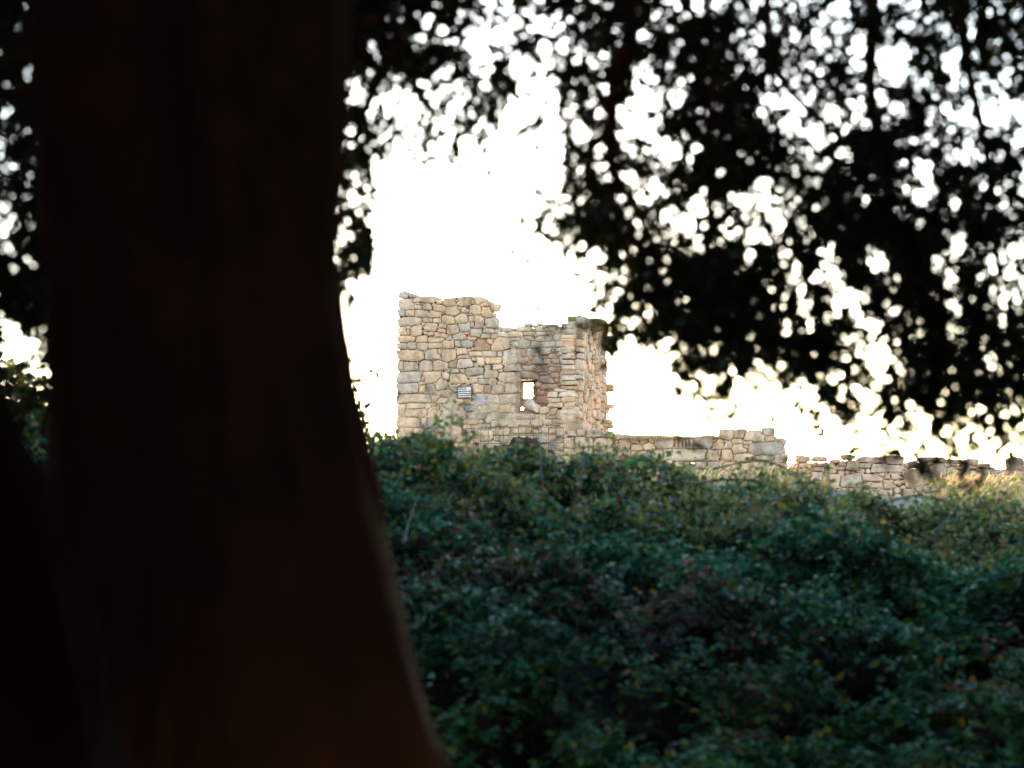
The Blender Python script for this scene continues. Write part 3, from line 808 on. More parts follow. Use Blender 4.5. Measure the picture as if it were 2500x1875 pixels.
# ------------------------------------------------------------------ dry grass
def tint_mix(n, cols, wts, jit=0.25):
    cols = np.array(cols); idx = rng.choice(len(cols), n, p=np.array(wts) / sum(wts))
    c = cols[idx] * (1 + (rng.random((n, 1)) - .5) * 2 * jit) * (1 + (rng.random((n, 3)) - .5) * 0.2)
    return np.concatenate([np.clip(c, 0.002, 0.9), np.ones((n, 1))], 1)
def grass(name, label, px0, px1, Y0, Y1, n, hmin, hmax, lean, cols, wts, zf=None, width=0.006):
    px = rng.uniform(px0, px1, n); Y = rng.uniform(Y0, Y1, n)
    X = (px - 1250) / FPX * Y
    keep = fbm(np.stack([X, Y, 0 * X], 1) * 2.0, 61) > 0.38
    X, Y, px = X[keep], Y[keep], px[keep]; n = len(X)
    Z = (terrain_z(X, Y) - 0.08) if zf is None else zf(px, Y)
    P = np.stack([X, Y, Z], 1)
    D = unit(np.stack([lean + rng.normal(size=n) * .22, rng.normal(size=n) * .22, np.ones(n)], 1))
    N = rand_dirs(n)
    H = rng.uniform(hmin, hmax, n)
    t = tint_mix(n, cols, wts)
    # stalks with a seed head: thin blade plus a fatter one at the tip
    P2 = P + D * (H * 0.8)[:, None]
    D2 = unit(D + np.stack([0.35 * np.sign(lean + .01) + 0 * X, 0 * X, -0.1 + 0 * X], 1))
    Pn = np.concatenate([P, P2]); Dn = np.concatenate([D, D2]); Nn = np.concatenate([N, rand_dirs(n)])
    Ln = np.concatenate([H, H * .3]); Wn = np.concatenate([np.full(n, width), np.full(n, width * 3.0)])
    o = leaves_mesh(name, Pn, Dn, Nn, Ln, Wn, STRAW, None, np.concatenate([t, t * np.array((1.1, 1.08, 1.0, 1))]))
    tag(o, label, 'grass', kind='stuff')
    return o
STR = [(0.60, 0.40, 0.20), (0.70, 0.52, 0.30), (0.48, 0.29, 0.13), (0.26, 0.22, 0.09)]
grass('dry_grass', 'dry straw grass in front of the long low wall', 1480, 1960, 44, 55, 800, .2, .45, .35, STR, [4, 4, 2, 2])
grass('dry_grass', 'tall golden grass leaning at the far right before the dry-stone wall', 2290, 2640, 31, 40, 7000, .25, .55, .55, STR, [5, 4, 2, 1])
zt = lambda py: (lambda px, Y: np.array([at(p, py, y)[2] for p, y in zip(px, Y)]))
grass('dry_grass', 'low tuft of golden grass growing on top of the low wall', 1520, 1660, 57.0, 57.6, 900, .05, .12, .1, STR, [5, 4, 2, 1], zt(1074))
grass('dry_grass', 'sparse golden blades on the low wall beside its raised right end', 1700, 1765, 56.6, 57.2, 200, .05, .12, .1, STR, [5, 4, 2, 1], zt(1070))

# ------------------------------------------------------------------ bramble hedge
RPX = [-600, 0, 140, 500, 900, 1010, 1150, 1300, 1420, 1550, 1750, 1900, 2050, 2250, 2500, 3000]
RPY = [990, 995, 1030, 1110, 1182, 1176, 1166, 1176, 1206, 1212, 1212, 1224, 1248, 1280, 1278, 1275]
HY0, HY1 = 13.3, 21.5
hedge = empty('bramble_thicket', (1.5, 18.5, 0.6))
tag(hedge, 'broad dark green bramble thicket filling the slope below the ruins', 'bramble')
HX = np.array((1.5, 18.5, 0.6))
def ridge_z(x):
    px = 1250 + x / HY1 * FPX
    py = np.interp(px, RPX, RPY)
    return 1.6 + (1350 - py) / FPX * HY1
def hedge_pt(x, t, lift=0.0):
    """x across, t 0 (foot) .. 1 (ridge) .. 1.35 (far side)"""
    tt = np.clip(t, 0, 1)
    y = HY0 + (HY1 - HY0) * tt ** 1.2 + np.maximum(t - 1, 0) * 7
    z = -0.15 + (ridge_z(x) + .15) * (1 - (1 - tt) ** 1.7) - np.maximum(t - 1, 0) * 2.2
    P = np.stack([x, y, z], -1)
    lump = fbm(P.reshape(-1, 3) * 0.95, 71, 3).reshape(x.shape)
    lump2 = fbm(P.reshape(-1, 3) * 2.6, 73, 2).reshape(x.shape)
    k = ((lump - 0.5) * 1.7 + (lump2 - .5) * .6) * (0.35 + 0.65 * np.sin(np.clip(t, 0, 1.0) * math.pi) ** .5)
    N = np.stack([0 * x, -np.clip(1.25 - t, .1, 1) * .9, 0.35 + .65 * np.clip(t, 0, 1)], -1)
    N = unit(N)
    return P + N * (k + lift)[..., None], N
# stems and dead leaves beneath the leaf skin, deep shade put into their colour
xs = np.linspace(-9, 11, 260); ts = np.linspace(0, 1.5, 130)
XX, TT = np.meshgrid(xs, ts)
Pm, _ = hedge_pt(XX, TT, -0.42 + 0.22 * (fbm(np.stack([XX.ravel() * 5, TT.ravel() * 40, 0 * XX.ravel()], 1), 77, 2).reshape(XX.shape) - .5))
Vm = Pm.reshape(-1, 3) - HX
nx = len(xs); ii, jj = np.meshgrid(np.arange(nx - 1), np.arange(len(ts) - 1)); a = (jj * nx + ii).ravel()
und = mesh_np('understory', Vm, np.stack([a, a + 1, a + nx + 1, a + nx], 1).ravel(), np.arange(len(a)) * 4, np.full(len(a), 4), plain('shaded_bramble_mass', (0.010, 0.008, 0.006), 0.95, 0.6, 5, bmp=0.8), hedge, smooth=True)
und['kind'] = 'stuff'
# leaf clusters
NC = 74000
x = rng.uniform(-8.5, 10.5, NC * 2); t = rng.random(NC * 2) ** 0.9 * 1.25
P0, N0 = hedge_pt(x, t, np.zeros(x.shape))
dens = fbm(P0 * 2.2, 81, 3)
keep = rng.random(NC * 2) < np.clip((dens - 0.40) * 5.5, 0.02, 1)
P0, N0, t = P0[keep][:NC], N0[keep][:NC], t[keep][:NC]
depth = -np.abs(rng.normal(size=len(P0))) * 0.13 + 0.05
P0 = P0 + N0 * depth[:, None] + rng.normal(size=P0.shape) * 0.03
CN = unit(N0 * 0.35 + np.array((0, -0.15, 0.85)) + rng.normal(size=P0.shape) * 0.36)
CD = unit(np.cross(CN, rand_dirs(len(P0))))
hue = fbm(P0 * 1.4, 91, 2)
LP, LD, LN, LL, LT = [], [], [], [], []
size_n = fbm(P0 * 0.9, 97, 2)
top = np.clip((t - 0.55) / 0.4, 0, 1)
palette = np.array([(0.022, 0.118, 0.056), (0.042, 0.165, 0.084), (0.014, 0.072, 0.036), (0.095, 0.16, 0.036),
                    (0.38, 0.25, 0.035), (0.15, 0.075, 0.05), (0.20, 0.21, 0.065)])
for k, ang in enumerate((0.0, 1.15, -1.15, 2.1)):
    S = np.cross(CN, CD)
    d = CD * math.cos(ang) + S * math.sin(ang) - CN * 0.18 + rng.normal(size=P0.shape) * 0.14
    n_ = CN + rng.normal(size=P0.shape) * 0.25
    LP.append(P0 + unit(d) * 0.012); LD.append(d); LN.append(n_)
    LL.append(rng.uniform(0.04, 0.07, len(P0)) * (0.7 + 0.75 * size_n))
    r = rng.random(len(P0))
    idx = np.where(r < .40, 0, np.where(r < .66, 1, np.where(r < .84, 2, 3)))
    dry = hue + (rng.random(len(P0)) - .5) * .35
    idx = np.where(dry > .74, 5, idx)
    idx = np.where((rng.random(len(P0)) < 0.010 + 0.03 * top), 4, idx)
    idx = np.where((rng.random(len(P0)) < 0.75 * top * (0.5 + hue * .7)), np.where(rng.random(len(P0)) < .72, 6, 5), idx)
    c = palette[idx] * (0.45 + 1.05 * rng.random((len(P0), 1)) ** 1.2)
    LT.append(np.concatenate([c, np.ones((len(P0), 1))], 1))
LP, LD, LN, LL, LT = (np.concatenate(q) for q in (LP, LD, LN, LL, LT))
fo = leaves_mesh('foliage', LP - HX, LD, LN, LL, LL * rng.uniform(.6, .8, len(LL)), BRAMBLE_LEAF, hedge, LT, 0.16)
fo['kind'] = 'stuff'

# withered and green leaves deeper in, tints darkened for the shade of the gaps
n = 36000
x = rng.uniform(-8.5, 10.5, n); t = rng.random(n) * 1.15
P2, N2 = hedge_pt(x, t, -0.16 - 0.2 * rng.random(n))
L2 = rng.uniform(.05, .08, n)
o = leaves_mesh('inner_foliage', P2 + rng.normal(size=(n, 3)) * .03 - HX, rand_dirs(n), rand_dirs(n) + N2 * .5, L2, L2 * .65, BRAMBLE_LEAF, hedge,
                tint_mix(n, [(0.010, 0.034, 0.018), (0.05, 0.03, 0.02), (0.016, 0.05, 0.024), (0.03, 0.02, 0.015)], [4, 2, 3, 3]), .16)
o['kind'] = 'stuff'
# loose shoots that stand above the ridge
n = 12000
x = rng.uniform(-6, 9, n); t = rng.uniform(.66, 1.12, n)
P1, N1 = hedge_pt(x, t, np.zeros(n))
tuft = np.clip((fbm(np.stack([x * 2.6, t * 4, 0 * x], 1), 99, 2) - .35) * 3, 0.05, 1.2)
P1[:, 2] += rng.exponential(.11, n) * tuft
cols = [(0.26, 0.27, 0.085), (0.17, 0.21, 0.09), (0.22, 0.13, 0.085), (0.44, 0.31, 0.07), (0.08, 0.17, 0.08), (0.34, 0.28, 0.22)]
LPs = np.repeat(P1, 3, 0) + rng.normal(size=(n * 3, 3)) * .02
LLs = rng.uniform(.035, .065, n * 3)
o = leaves_mesh('shoot_foliage', LPs - HX, rand_dirs(n * 3), rand_dirs(n * 3) + np.array((0, -.4, .6)), LLs, LLs * .68, BRAMBLE_LEAF, hedge, tint_mix(n * 3, cols, [4, 3, 2.2, .6, 2, 1.6]), .16)
o['kind'] = 'stuff'
g = []
for k in range(0, n, 12):
    p = P1[k]; q = p - np.array((random.uniform(-.08, .08), random.uniform(-.1, .1), random.uniform(.15, .4)))
    g.append(tube_geo([q, (p + q) / 2 + rng.normal(size=3) * .02, p], [.004, .003, .002], 3, close=False))
V, F = join_geo([([v - HX for v in a_], b_) for a_, b_ in g])
o = mesh('shoot_stems', V, F, CANE, hedge); o['kind'] = 'stuff'

# one leaf mesh per hue, shared by the leaves that can be picked apart
def single_leaf(name, L, Wd, col, mat, bend=0.12):
    P = np.zeros((1, 3)); D = np.array([[1.0, 0, 0]]); N = np.array([[0, 0, 1.0]])
    o = leaves_mesh(name, P, D, N, np.array([L]), np.array([Wd]), mat, None, np.array([[*col, 1.0]]), 0.2)
    me = o.data; bpy.data.objects.remove(o)
    return me
def put_leaf(me, P, D, N, s, parent, off):
    D = unit(D); S = unit(np.cross(N, D)); N = np.cross(D, S)
    o = bpy.data.objects.new('leaf', me)
    M = Matrix(((D[0] * s, S[0] * s, N[0] * s, P[0] - off[0]), (D[1] * s, S[1] * s, N[1] * s, P[1] - off[1]), (D[2] * s, S[2] * s, N[2] * s, P[2] - off[2]), (0, 0, 0, 1)))
    COL.objects.link(o); o.parent = parent; o.matrix_local = M
    return o
BL = [single_leaf('bramble_leaf', .068, .045, c, BRAMBLE_LEAF) for c in ((0.34, 0.23, 0.035), (0.26, 0.13, 0.03), (0.10, 0.15, 0.04), (0.035, 0.10, 0.06), (0.06, 0.12, 0.08))]
def px_of(P):
    q = P - CAM
    d = q @ FWD
    return 1250 + (q @ RGT) / d * FPX, 937.5 - (q @ UPV) / d * FPX
n = 1400
x = rng.uniform(-1.3, 6.0, n); t = rng.random(n) * 1.0
Pq, Nq = hedge_pt(x, t, np.full(n, 0.10))
qx, qy = px_of(Pq)
cnt = 0
for i in range(n):
    if not (900 < qx[i] < 2500 and 1060 < qy[i] < 1880): continue
    warm = fbm(Pq[i:i + 1] * 1.2, 95, 2)[0] + (qx[i] - 1750) / 4500
    k = (0 if random.random() < .7 else 1) if random.random() < 0.012 + max(0, warm - .5) * 1.2 else random.choice((2, 3, 3, 4, 4))
    if k >= 2 and random.random() < .45: continue
    nn = unit(Nq[i] + np.array((0, -.6, .4)) + rng.normal(size=3) * .4)
    put_leaf(BL[k], Pq[i], unit(np.cross(nn, rng.normal(size=3))), nn, random.uniform(.8, 1.15), hedge, HX)
    cnt += 1
    if cnt >= 290: break

# canes: (px, py, Y) paths
CANES = [
    ([(1326, 1200, 21), (1322, 1170, 21), (1318, 1090, 21.5), (1316, 1030, 21.8)], .006, 0, 3),
    ([(1195, 1140, 21), (1165, 1090, 21), (1140, 1055, 21), (1112, 1032, 21)], .006, 0, 3),
    ([(1800, 1300, 19.5), (1900, 1290, 19.6), (1905, 1195, 20), (1990, 1180, 20), (2055, 1210, 20)], .007, 0, 4),
    ([(1700, 1182, 21), (1760, 1172, 21), (1850, 1176, 21), (1920, 1210, 21), (1975, 1250, 20.5)], .009, 0, 4),
    ([(1740, 1145, 22), (1850, 1124, 22), (1930, 1148, 22), (2010, 1192, 21.5), (2060, 1235, 21)], .008, 0, 5),
    ([(2038, 1310, 18.4), (2034, 1270, 18.5), (2026, 1180, 19), (2014, 1100, 19.3), (2000, 1035, 19.5), (1960, 995, 19.6), (1930, 985, 19.6)], .007, 0, 9),
    ([(2230, 1110, 19), (2260, 1150, 19), (2290, 1195, 19), (2330, 1255, 18.5)], .006, 0, 3),
    ([(2120, 1270, 19), (2160, 1230, 19), (2230, 1212, 19), (2300, 1222, 19), (2360, 1250, 18.7)], .009, 0, 5),
    ([(2270, 1330, 18), (2310, 1270, 18.2), (2350, 1215, 18.5), (2420, 1150, 18.8), (2520, 1090, 19)], .007, 0, 5),
    ([(985, 1330, 17.5), (1000, 1270, 17.8), (1020, 1215, 18), (1032, 1195, 18)], .008, 1, 0),
    ([(1690, 1450, 17), (1740, 1490, 17), (1770, 1520, 17)], .006, 1, 0),
    ([(1060, 1225, 17.6), (1000, 1240, 17.6), (960, 1215, 17.6)], .012, 1, 0),
    ([(905, 1130, 15.5), (893, 1060, 15.5), (880, 1010, 15.5), (895, 985, 15.5), (930, 965, 15.5)], .005, 0, 7),
    ([(900, 1120, 15.5), (884, 1030, 15.6), (866, 950, 15.6), (890, 915, 15.6), (935, 905, 15.6)], .005, 0, 8),
    ([(920, 1010, 15.5), (945, 985, 15.5), (985, 960, 15.5)], .003, 0, 4),
    ([(1560, 1230, 20), (1600, 1195, 20), (1660, 1180, 20), (1730, 1195, 20)], .006, 0, 4),
    ([(1390, 1260, 20), (1412, 1180, 20), (1430, 1120, 20.2), (1424, 1080, 20.3)], .006, 0, 4),
    ([(1010, 1160, 20), (1040, 1100, 20), (1055, 1060, 20), (1050, 1040, 20)], .005, 0, 4),
    ([(1500, 1215, 20), (1470, 1150, 20), (1462, 1120, 20)], .005, 0, 3),
]
for pts, r, dead, nl in CANES:
    path = smooth_path([at(p[0], p[1], p[2] - (1.6 if p[2] > 16.9 else .5)) for p in pts], 6)
    r = r * (.6 if dead else 1)
    V, F = tube_geo(path, list(np.linspace(r, r * .5, len(path))), 6)
    o = mesh('cane', [np.array(v) - HX for v in V], F, CANE_PALE if dead else CANE, hedge, True)
    for k in range(nl * 2):
        f = (k + .5) / (nl * 2)
        p = path[int((0.25 + .74 * f) * (len(path) - 1))]
        put_leaf(BL[random.choice((0, 2, 2, 2, 4, 4))], p, rng.normal(size=3) + np.array((0, 0, -.2)), unit(rng.normal(size=3) * .5 + np.array((0, -.8, .5))), random.uniform(.6, 1.0), hedge, HX)

# shrub at the tower's left foot
shp = at(944, 1100, 60.0); shp[2] = 3.3
shrub = empty('shrub', shp)
tag(shrub, 'small green shrub at the left foot of the tower against bright sky', 'shrub')
g = []
for k in range(14):
    a0 = random.uniform(0, 6.28); b = np.array((math.cos(a0) * random.uniform(.05, .3), math.sin(a0) * .25, random.uniform(.7, 1.15)))
    V, F = tube_geo([np.array((0, 0, -.05)), b * .5 + np.array((0.02, 0, .05)), b], [.012, .008, .004], 5)
    g.append((V, F))
V, F = join_geo(g); mesh('stems', V, F, CANE, shrub)
n = 5200
hh_ = rng.random(n) ** .8
q = rand_dirs(n) * (rng.random((n, 1)) ** .5)
P = np.stack([q[:, 0] * .34 * (1.15 - hh_ * .6) + .06 * hh_, q[:, 1] * .34, hh_ * 1.2], 1)
o = leaves_mesh('foliage', P, rand_dirs(n) + np.array((0, 0, .4)), rand_dirs(n), rng.uniform(.03, .055, n), rng.uniform(.012, .02, n), BRAMBLE_LEAF, shrub,
                tint_mix(n, [(0.05, .09, .03), (.09, .12, .04), (.035, .07, .03)], [3, 2, 3]), .15)
o['kind'] = 'stuff'

# ------------------------------------------------------------------ the oak overhead
oak_at = np.array((-0.8, 6.0, 0.0))
oak = empty('oak_tree', oak_at)
tag(oak, 'huge dark oak whose thick trunk fills the left of the view under its hanging leaves', 'tree')
def trunk_mesh(table, Y, dz=0.04, sides=96, groove=None, seed=0, off=(0, 0, 0), ybulge=1.0):
    zt_ = np.array([r[0] for r in table]); xl = np.array([r[1] for r in table]); xr = np.array([r[2] for r in table])
    zs = np.arange(zt_[0] - .25, zt_[-1], dz)
    th = np.linspace(0, 2 * math.pi, sides, endpoint=False)
    V = []
    for z in zs:
        l = np.interp(z, zt_, xl); r = np.interp(z, zt_, xr)
        cx, R = (l + r) / 2, (r - l) / 2
        P = np.stack([np.cos(th) * 2.2, np.sin(th) * 2.2, np.full(sides, z * .55)], 1)
        m = (fbm(P, 101 + seed, 3) - .5) * .26 * np.abs(np.sin(th)) + (fbm(P * np.array((3.2, 3.2, .8)), 111 + seed, 2) - .5) * .09
        P5 = np.stack([np.cos(th) * 7, np.sin(th) * 7, np.full(sides, z * 4.5)], 1)
        m = m + (fbm(P5, 117 + seed, 2) - .5) * .085 - .06 * np.clip(np.abs(fbm(P5 * np.array((.7, .7, .22)), 119 + seed, 2) - .5) * -14 + 1, 0, 1)
        flare = max(0, 1.2 - z)
        m = m + 0.10 * flare * np.cos(th * 5 + 1.0 + seed)
        if groove:
            for (ga, gz0, gz1, gw, gd) in groove:
                q = np.exp(-((np.angle(np.exp(1j * (th - ga)))) / gw) ** 2)
                m = m - gd * q * np.clip((z - gz0) / .3, 0, 1) * np.clip((gz1 - z) / .2, 0, 1)
        rr = R * (1 + m)
        V.append(np.stack([cx + np.cos(th) * rr, Y + np.sin(th) * rr * ybulge, np.full(sides, z)], 1))
    V = np.concatenate(V) - np.array(off)
    nr_ = len(zs); F = []
    ii, jj = np.meshgrid(np.arange(sides), np.arange(nr_ - 1))
    a = (jj * sides + ii).ravel(); b = (jj * sides + (ii + 1) % sides).ravel()
    lo = np.stack([a, b, b + sides, a + sides], 1)
    starts = np.arange(len(lo)) * 4
    lo = np.concatenate([lo.ravel(), (nr_ - 1) * sides + np.arange(sides)])
    return V, lo, np.concatenate([starts, [len(lo) - sides]]), np.concatenate([np.full(len(starts), 4), [sides]])
TAB = [(-.3, -1.9, .45), (0, -1.65, .3), (.5, -1.38, .03), (1.07, -1.19, -.168), (1.295, -1.15, -.237), (1.51, -1.14, -.283), (1.68, -1.14, -.317), (2.0, -1.145, -.386), (2.33, -1.156, -.426), (2.97, -1.21, -.404), (3.5, -1.28, -.34), (3.9, -1.32, -.30)]
TAB = [(z_, l_ - .012, r_) for z_, l_, r_ in TAB]
tm = trunk_mesh(TAB, 6.0, groove=[(-math.pi / 2 - .05, 2.15, 9, .22, .30)], off=oak_at)
mesh_np('trunk', *tm, BARK, oak, smooth=True)
def limb(pts, r0, r1, parent, off, name='limb', sides=12):
    path = smooth_path(pts, 8)
    V, F = tube_geo(path, list(np.linspace(r0, r1, len(path))), sides, 0.10)
    return mesh(name, [np.array(v) - off for v in V], F, BARK, parent, True)
limb([(-.75, 6, 3.5), (-.2, 6.8, 4.2), (.6, 8.3, 4.5), (1.5, 9.2, 4.45), (2.6, 9.8, 4.2)], .28, .09, oak, oak_at)
limb([(-.85, 6, 3.5), (-1.6, 6.9, 4.6), (-2.6, 8.2, 5.3), (-3.8, 9.0, 5.6)], .27, .08, oak, oak_at)
limb([(-.8, 6, 3.5), (-.9, 5.0, 4.9), (-.4, 3.0, 5.7), (0.2, 0.4, 5.9)], .26, .08, oak, oak_at)
limb([(-.8, 6, 3.5), (.8, 5.4, 4.8), (2.6, 4.5, 5.5), (4.2, 3.6, 5.6)], .24, .07, oak, oak_at)
limb([(-.8, 6, 3.5), (-2.2, 5.0, 4.7), (-3.6, 3.2, 5.3), (-4.6, 1.6, 5.2)], .24, .07, oak, oak_at)
limb([(-.8, 6, 3.6), (-.7, 6.2, 5.2), (-.5, 6.8, 6.8)], .26, .08, oak, oak_at)
# hanging branches in the picture
BR = [([(1600, -420, 8.4), (1575, -180, 8.8), (1552, 0, 9), (1530, 120, 9), (1498, 230, 9), (1488, 310, 9), (1440, 365, 9), (1385, 440, 9)], .05, .012),
      ([(1488, 300, 9), (1500, 420, 9.1), (1560, 520, 9.2), (1620, 650, 9.2)], .03, .008),
      ([(2150, -420, 9.6), (2135, -120, 9.5), (2128, 60, 9.4), (2125, 200, 9.4), (2140, 330, 9.4), (2165, 470, 9.4), (2200, 640, 9.4), (2230, 800, 9.5)], .036, .01),
      ([(1870, -300, 9.8), (1872, -80, 9.7), (1880, 120, 9.6), (1925, 215, 9.6), (2010, 300, 9.5), (2130, 400, 9.4)], .026, .01),
      ([(2165, 470, 9.4), (2080, 560, 9.3), (2000, 700, 9.2), (1950, 850, 9.2)], .018, .006),
      ([(2330, -350, 9.8), (2340, -50, 9.7), (2360, 150, 9.6), (2400, 330, 9.6), (2430, 560, 9.6), (2440, 800, 9.7)], .03, .008),
      ([(1560, 520, 9.2), (1600, 640, 9.2), (1605, 800, 9.1), (1590, 960, 9.1)], .016, .004),
      ([(1050, -420, 8.6), (1030, -150, 8.8), (1000, 30, 9.0), (940, 170, 9.1), (880, 310, 9.2), (850, 480, 9.2)], .03, .006),
      ([(1000, 30, 9.0), (1080, 130, 9.2), (1180, 220, 9.2), (1260, 300, 9.3)], .014, .004),
      ([(2440, 800, 9.7), (2420, 930, 9.7), (2330, 1040, 9.7)], .010, .004),
      ([(1900, -300, 8.9), (1800, -30, 8.9), (1740, 200, 8.9), (1730, 420, 8.9), (1760, 640, 8.9)], .022, .006)]
for pts, r0, r1 in BR:
    limb([at(*p) for p in pts], r0, r1, oak, oak_at, 'branch', 8)

# crown in view: coverage read off the photograph in 100-pixel cells (rows from y = -200)
GRID = [  # x = 800 .. 2400, y = 0 .. 1100
    "99886588876457786", "97886475798464765", "75664353798545763", "83222263699789556", "61001388877589788", "51002599677599967",
    "20001369899856966", "30000139999867997", "30000001689986687", "00000000362168998", "00000000010023454", "00000000000000000"]
LEFT = ["9999", "9999", "9869", "8859", "8869", "8869", "8889", "8889", "7757", "5555", "0000", "0000"]   # x = -200 .. 100
rows = ["9" * 10 + "99987688887667798888", "9" * 10 + "99887588876556787888"]
for l_, g_ in zip(LEFT, GRID):
    e_ = "000" if g_ == "0" * 17 else "888" if int(g_[-1]) > 3 else "433"
    rows.append(l_ + ("0" if l_ == "0000" else "9") * 6 + g_ + e_)
GR = np.array([[int(c) for c in (r + "8")[:30]] for r in [q.ljust(30, q[-1]) for q in rows]]) / 10.0
cov = np.where(GR >= .9, .915, GR * 1.0)
lam = -np.log(1 - np.clip(cov, 0, .985)) * 1.62
def lam_at(px, py):
    gx = (px + 200) / 100 - .5; gy = (py + 200) / 100 - .5
    x0 = np.clip(np.floor(gx).astype(int), 0, GR.shape[1] - 2); y0 = np.clip(np.floor(gy).astype(int), 0, GR.shape[0] - 2)
    fx = np.clip(gx - x0, 0, 1); fy = np.clip(gy - y0, 0, 1)
    return (lam[y0, x0] * (1 - fx) + lam[y0, x0 + 1] * fx) * (1 - fy) + (lam[y0 + 1, x0] * (1 - fx) + lam[y0 + 1, x0 + 1] * fx) * fy
LEAF_PER = 13
area = (100 / FPX * 9.3) ** 2
n_spray = int(lam.sum() * area / (0.00042) / LEAF_PER)
px = rng.uniform(-200, 2800, n_spray * 6); py = rng.uniform(-200, 1180, n_spray * 6)
lm = lam_at(px, py)
Yd = 9.3 + rng.normal(size=len(px)) * 0.6 + (px < 300) * -.6
Pw = np.stack([(px - 1250) / FPX * Yd, Yd, 1.6 + (1350 - py) / FPX * Yd], 1)
cl = fbm(Pw * 5.0, 121, 2)
keep = rng.random(len(px)) < lm / lam.max() * np.clip((cl - .02) * 1.9, 0.2, 1.3) / 1.3
hid = (px > 160) & (px < 800)                     # straight behind the trunk only a thin layer is kept
keep &= ~(hid & (rng.random(len(px)) < .75))
sel = np.where(keep)[0][:n_spray]
Pw, px, py, lm = Pw[sel], px[sel], py[sel], lm[sel]
ns = len(Pw)
TD = unit(np.array((0, 0, -0.75)) + rng.normal(size=(ns, 3)) * 0.6)
TL = rng.uniform(.14, .26, ns)
Pw = Pw - TD * (TL * .3)[:, None]
LPc, LDc, LNc, LLc, fr_, who = [], [], [], [], [], []
for k in range(LEAF_PER):
    f = (k + .3) / LEAF_PER
    sd = rand_dirs(ns); sd = unit(sd - TD * (sd * TD).sum(1, keepdims=True))
    LPc.append(Pw + TD * (TL * f)[:, None]); LDc.append(unit(TD * .75 + sd * .85)); LNc.append(rand_dirs(ns))
    LLc.append(rng.uniform(.038, .066, ns)); fr_.append(lm); who.append(np.arange(ns))
LPc, LDc, LNc, LLc, fr_ = (np.concatenate(q) for q in (LPc, LDc, LNc, LLc, fr_))
OAKC = [(0.028, 0.045, 0.022), (0.040, 0.058, 0.026), (0.020, 0.034, 0.018), (0.13, 0.07, 0.02), (0.06, 0.07, 0.025)]
tint = tint_mix(len(LPc), OAKC, [5, 4, 4, .25, .8])
# the leaves at the thin fringe, which can be told apart one by one
qx, qy = px_of(LPc)
vis = (qx > 845) & (qx < 2490) & (qy > 10) & (qy < 1080)
order = np.argsort(fr_ + (~vis) * 100)
ind = order[:290]
mask_ = np.ones(len(LPc), bool); mask_[ind] = False
crown = leaves_mesh('crown', LPc[mask_] - oak_at, LDc[mask_], LNc[mask_], LLc[mask_], LLc[mask_] * .47, OAK_LEAF, oak, tint[mask_], .2)
crown['kind'] = 'stuff'
OL = [single_leaf('oak_leaf', .052, .022, c, OAK_LEAF) for c in OAKC]
for i in ind:
    put_leaf(OL[random.choice((0, 0, 1, 1, 2, 4))], LPc[i], LDc[i], LNc[i], LLc[i] / .052, oak, oak_at)
# twigs of the sprays
A = Pw - TD * 0.05; B = Pw + TD * TL[:, None]
S1 = unit(np.cross(TD, rand_dirs(ns))); S2 = np.cross(TD, S1)
r_ = 0.0022
ring = [S1, -.5 * S1 + .87 * S2, -.5 * S1 - .87 * S2]
Vt = np.stack([A + q * r_ for q in ring] + [B + q * r_ * .5 for q in ring], 1).reshape(-1, 3) - oak_at
b6 = (np.arange(ns) * 6)[:, None]
lo = np.concatenate([b6 + np.array(q) for q in ((0, 1, 4, 3), (1, 2, 5, 4), (2, 0, 3, 5))], 1).ravel()
tw = mesh_np('twigs', Vt, lo, np.arange(ns * 3) * 4, np.full(ns * 3, 4), BARK, oak); tw['kind'] = 'stuff'

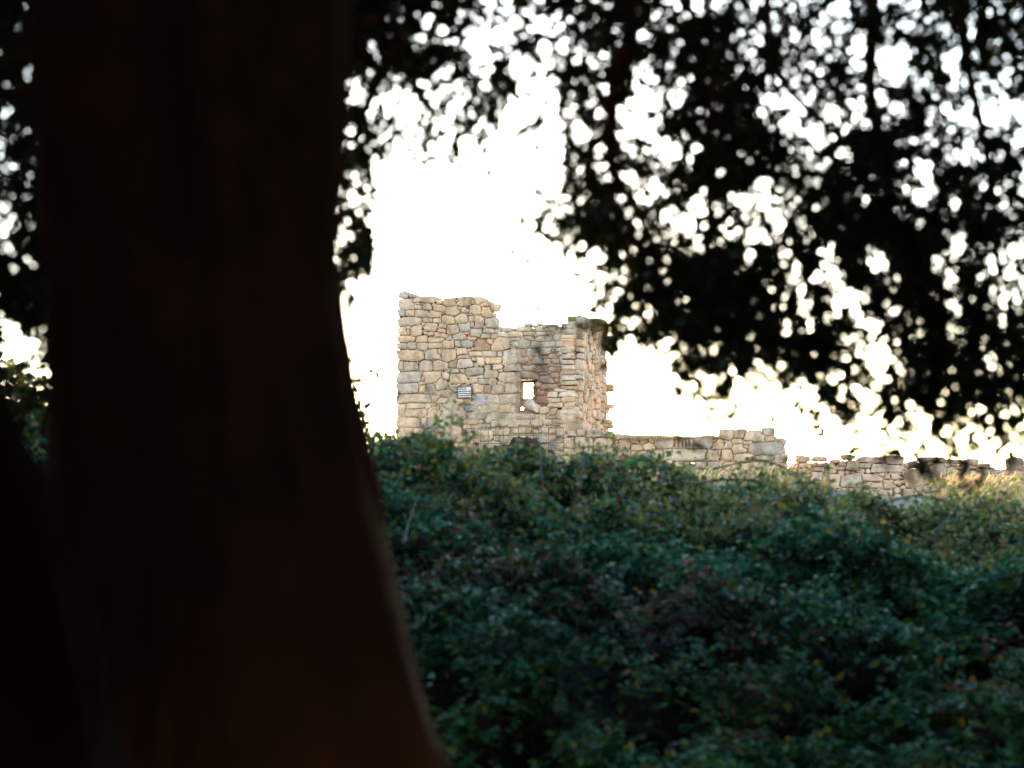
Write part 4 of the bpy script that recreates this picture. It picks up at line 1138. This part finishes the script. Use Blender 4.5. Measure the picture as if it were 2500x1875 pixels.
# unseen rest of crown overhead and behind, sized to shade trunk and hedge
def dome(nm, centre, R, zlo, n, scale, parent, off, seed, fringe=False):
    d = rand_dirs(n); d[:, 2] = np.abs(d[:, 2]) * 1.0
    rad = R * (1 - 0.22 * rng.random(n))
    P = centre + d * rad[:, None] * np.array((1, 1, 0.85))
    P[:, 2] = np.maximum(P[:, 2], zlo + rng.random(n) * 1.2)
    P += (np.stack([fbm(P * .5, seed + k, 2) for k in range(3)], 1) - .5) * 1.6
    q = P - CAM
    dd = q @ FWD
    ax = np.abs(q @ RGT) / np.maximum(dd, 1e-3); ay = (q @ UPV) / np.maximum(dd, 1e-3)
    infr = (dd > 0) & (ax < 0.30) & (ay < 0.24) & (ay > -.4)
    P = P[~infr]; n = len(P)
    q = P - CAM; dd = q @ FWD; near = (dd > 2) & (np.abs(q @ RGT) / np.maximum(dd, 1e-3) < .6) & ((q @ UPV) / np.maximum(dd, 1e-3) < .5)
    if fringe: P = P[near]; n = len(P); near = np.zeros(n, bool)
    L = rng.uniform(.7, 1.3, n) * scale * np.where(near, .35, 1)
    return leaves_mesh(nm, P - off, rand_dirs(n), rand_dirs(n), L, L * .55, OAK_LEAF, parent, tint_mix(n, OAKC, [5, 4, 4, .2, .8]), .15)
o = dome('crown_shade_dome', np.array((-.5, 5.2, 1.4)), 13.0, 0.9, 74000, 0.5, oak, oak_at, 131); o['kind'] = 'stuff'
o = dome('crown_shade_fringe', np.array((-.5, 5.2, 1.4)), 12.6, 0.9, 240000, 0.17, oak, oak_at, 131, True); o['kind'] = 'stuff'  # unseen extra leaves, added to close light leaks beside the view

# ------------------------------------------------------------------ second oak, leaning at the left edge
oak2_at = np.array((-1.75, 4.5, 0.0))
oak2 = empty('oak_tree', oak2_at)
tag(oak2, 'leaning near-black oak trunk flaring in from the lower left corner', 'tree')
TAB2 = [(-.3, -3.1, -.15), (0, -2.9, -.3), (.5, -2.5, -.50), (1.0, -2.3, -.66), (1.3, -2.22, -.735), (1.56, -2.16, -.80), (1.75, -2.12, -.88), (1.9, -2.1, -.945), (2.3, -2.13, -1.07), (3.0, -2.3, -1.3), (4.2, -2.7, -1.9)]
tm = trunk_mesh(TAB2, 4.5, seed=5, off=oak2_at)
mesh_np('trunk', *tm, BARK_SHADED, oak2, smooth=True)
limb([(-2.3, 4.5, 4.0), (-3.0, 4.0, 5.2), (-4.2, 3.2, 6.2)], .28, .08, oak2, oak2_at)
limb([(-2.3, 4.5, 4.0), (-2.6, 5.4, 5.4), (-3.4, 6.8, 6.4)], .25, .08, oak2, oak2_at)
o = dome('crown', np.array((-11.0, 3.0, 1.5)), 9.0, 1.0, 22000, 0.5, oak2, oak2_at, 151); o['kind'] = 'stuff'  # unseen crown, enlarged towards the left to shade hedge and trunks
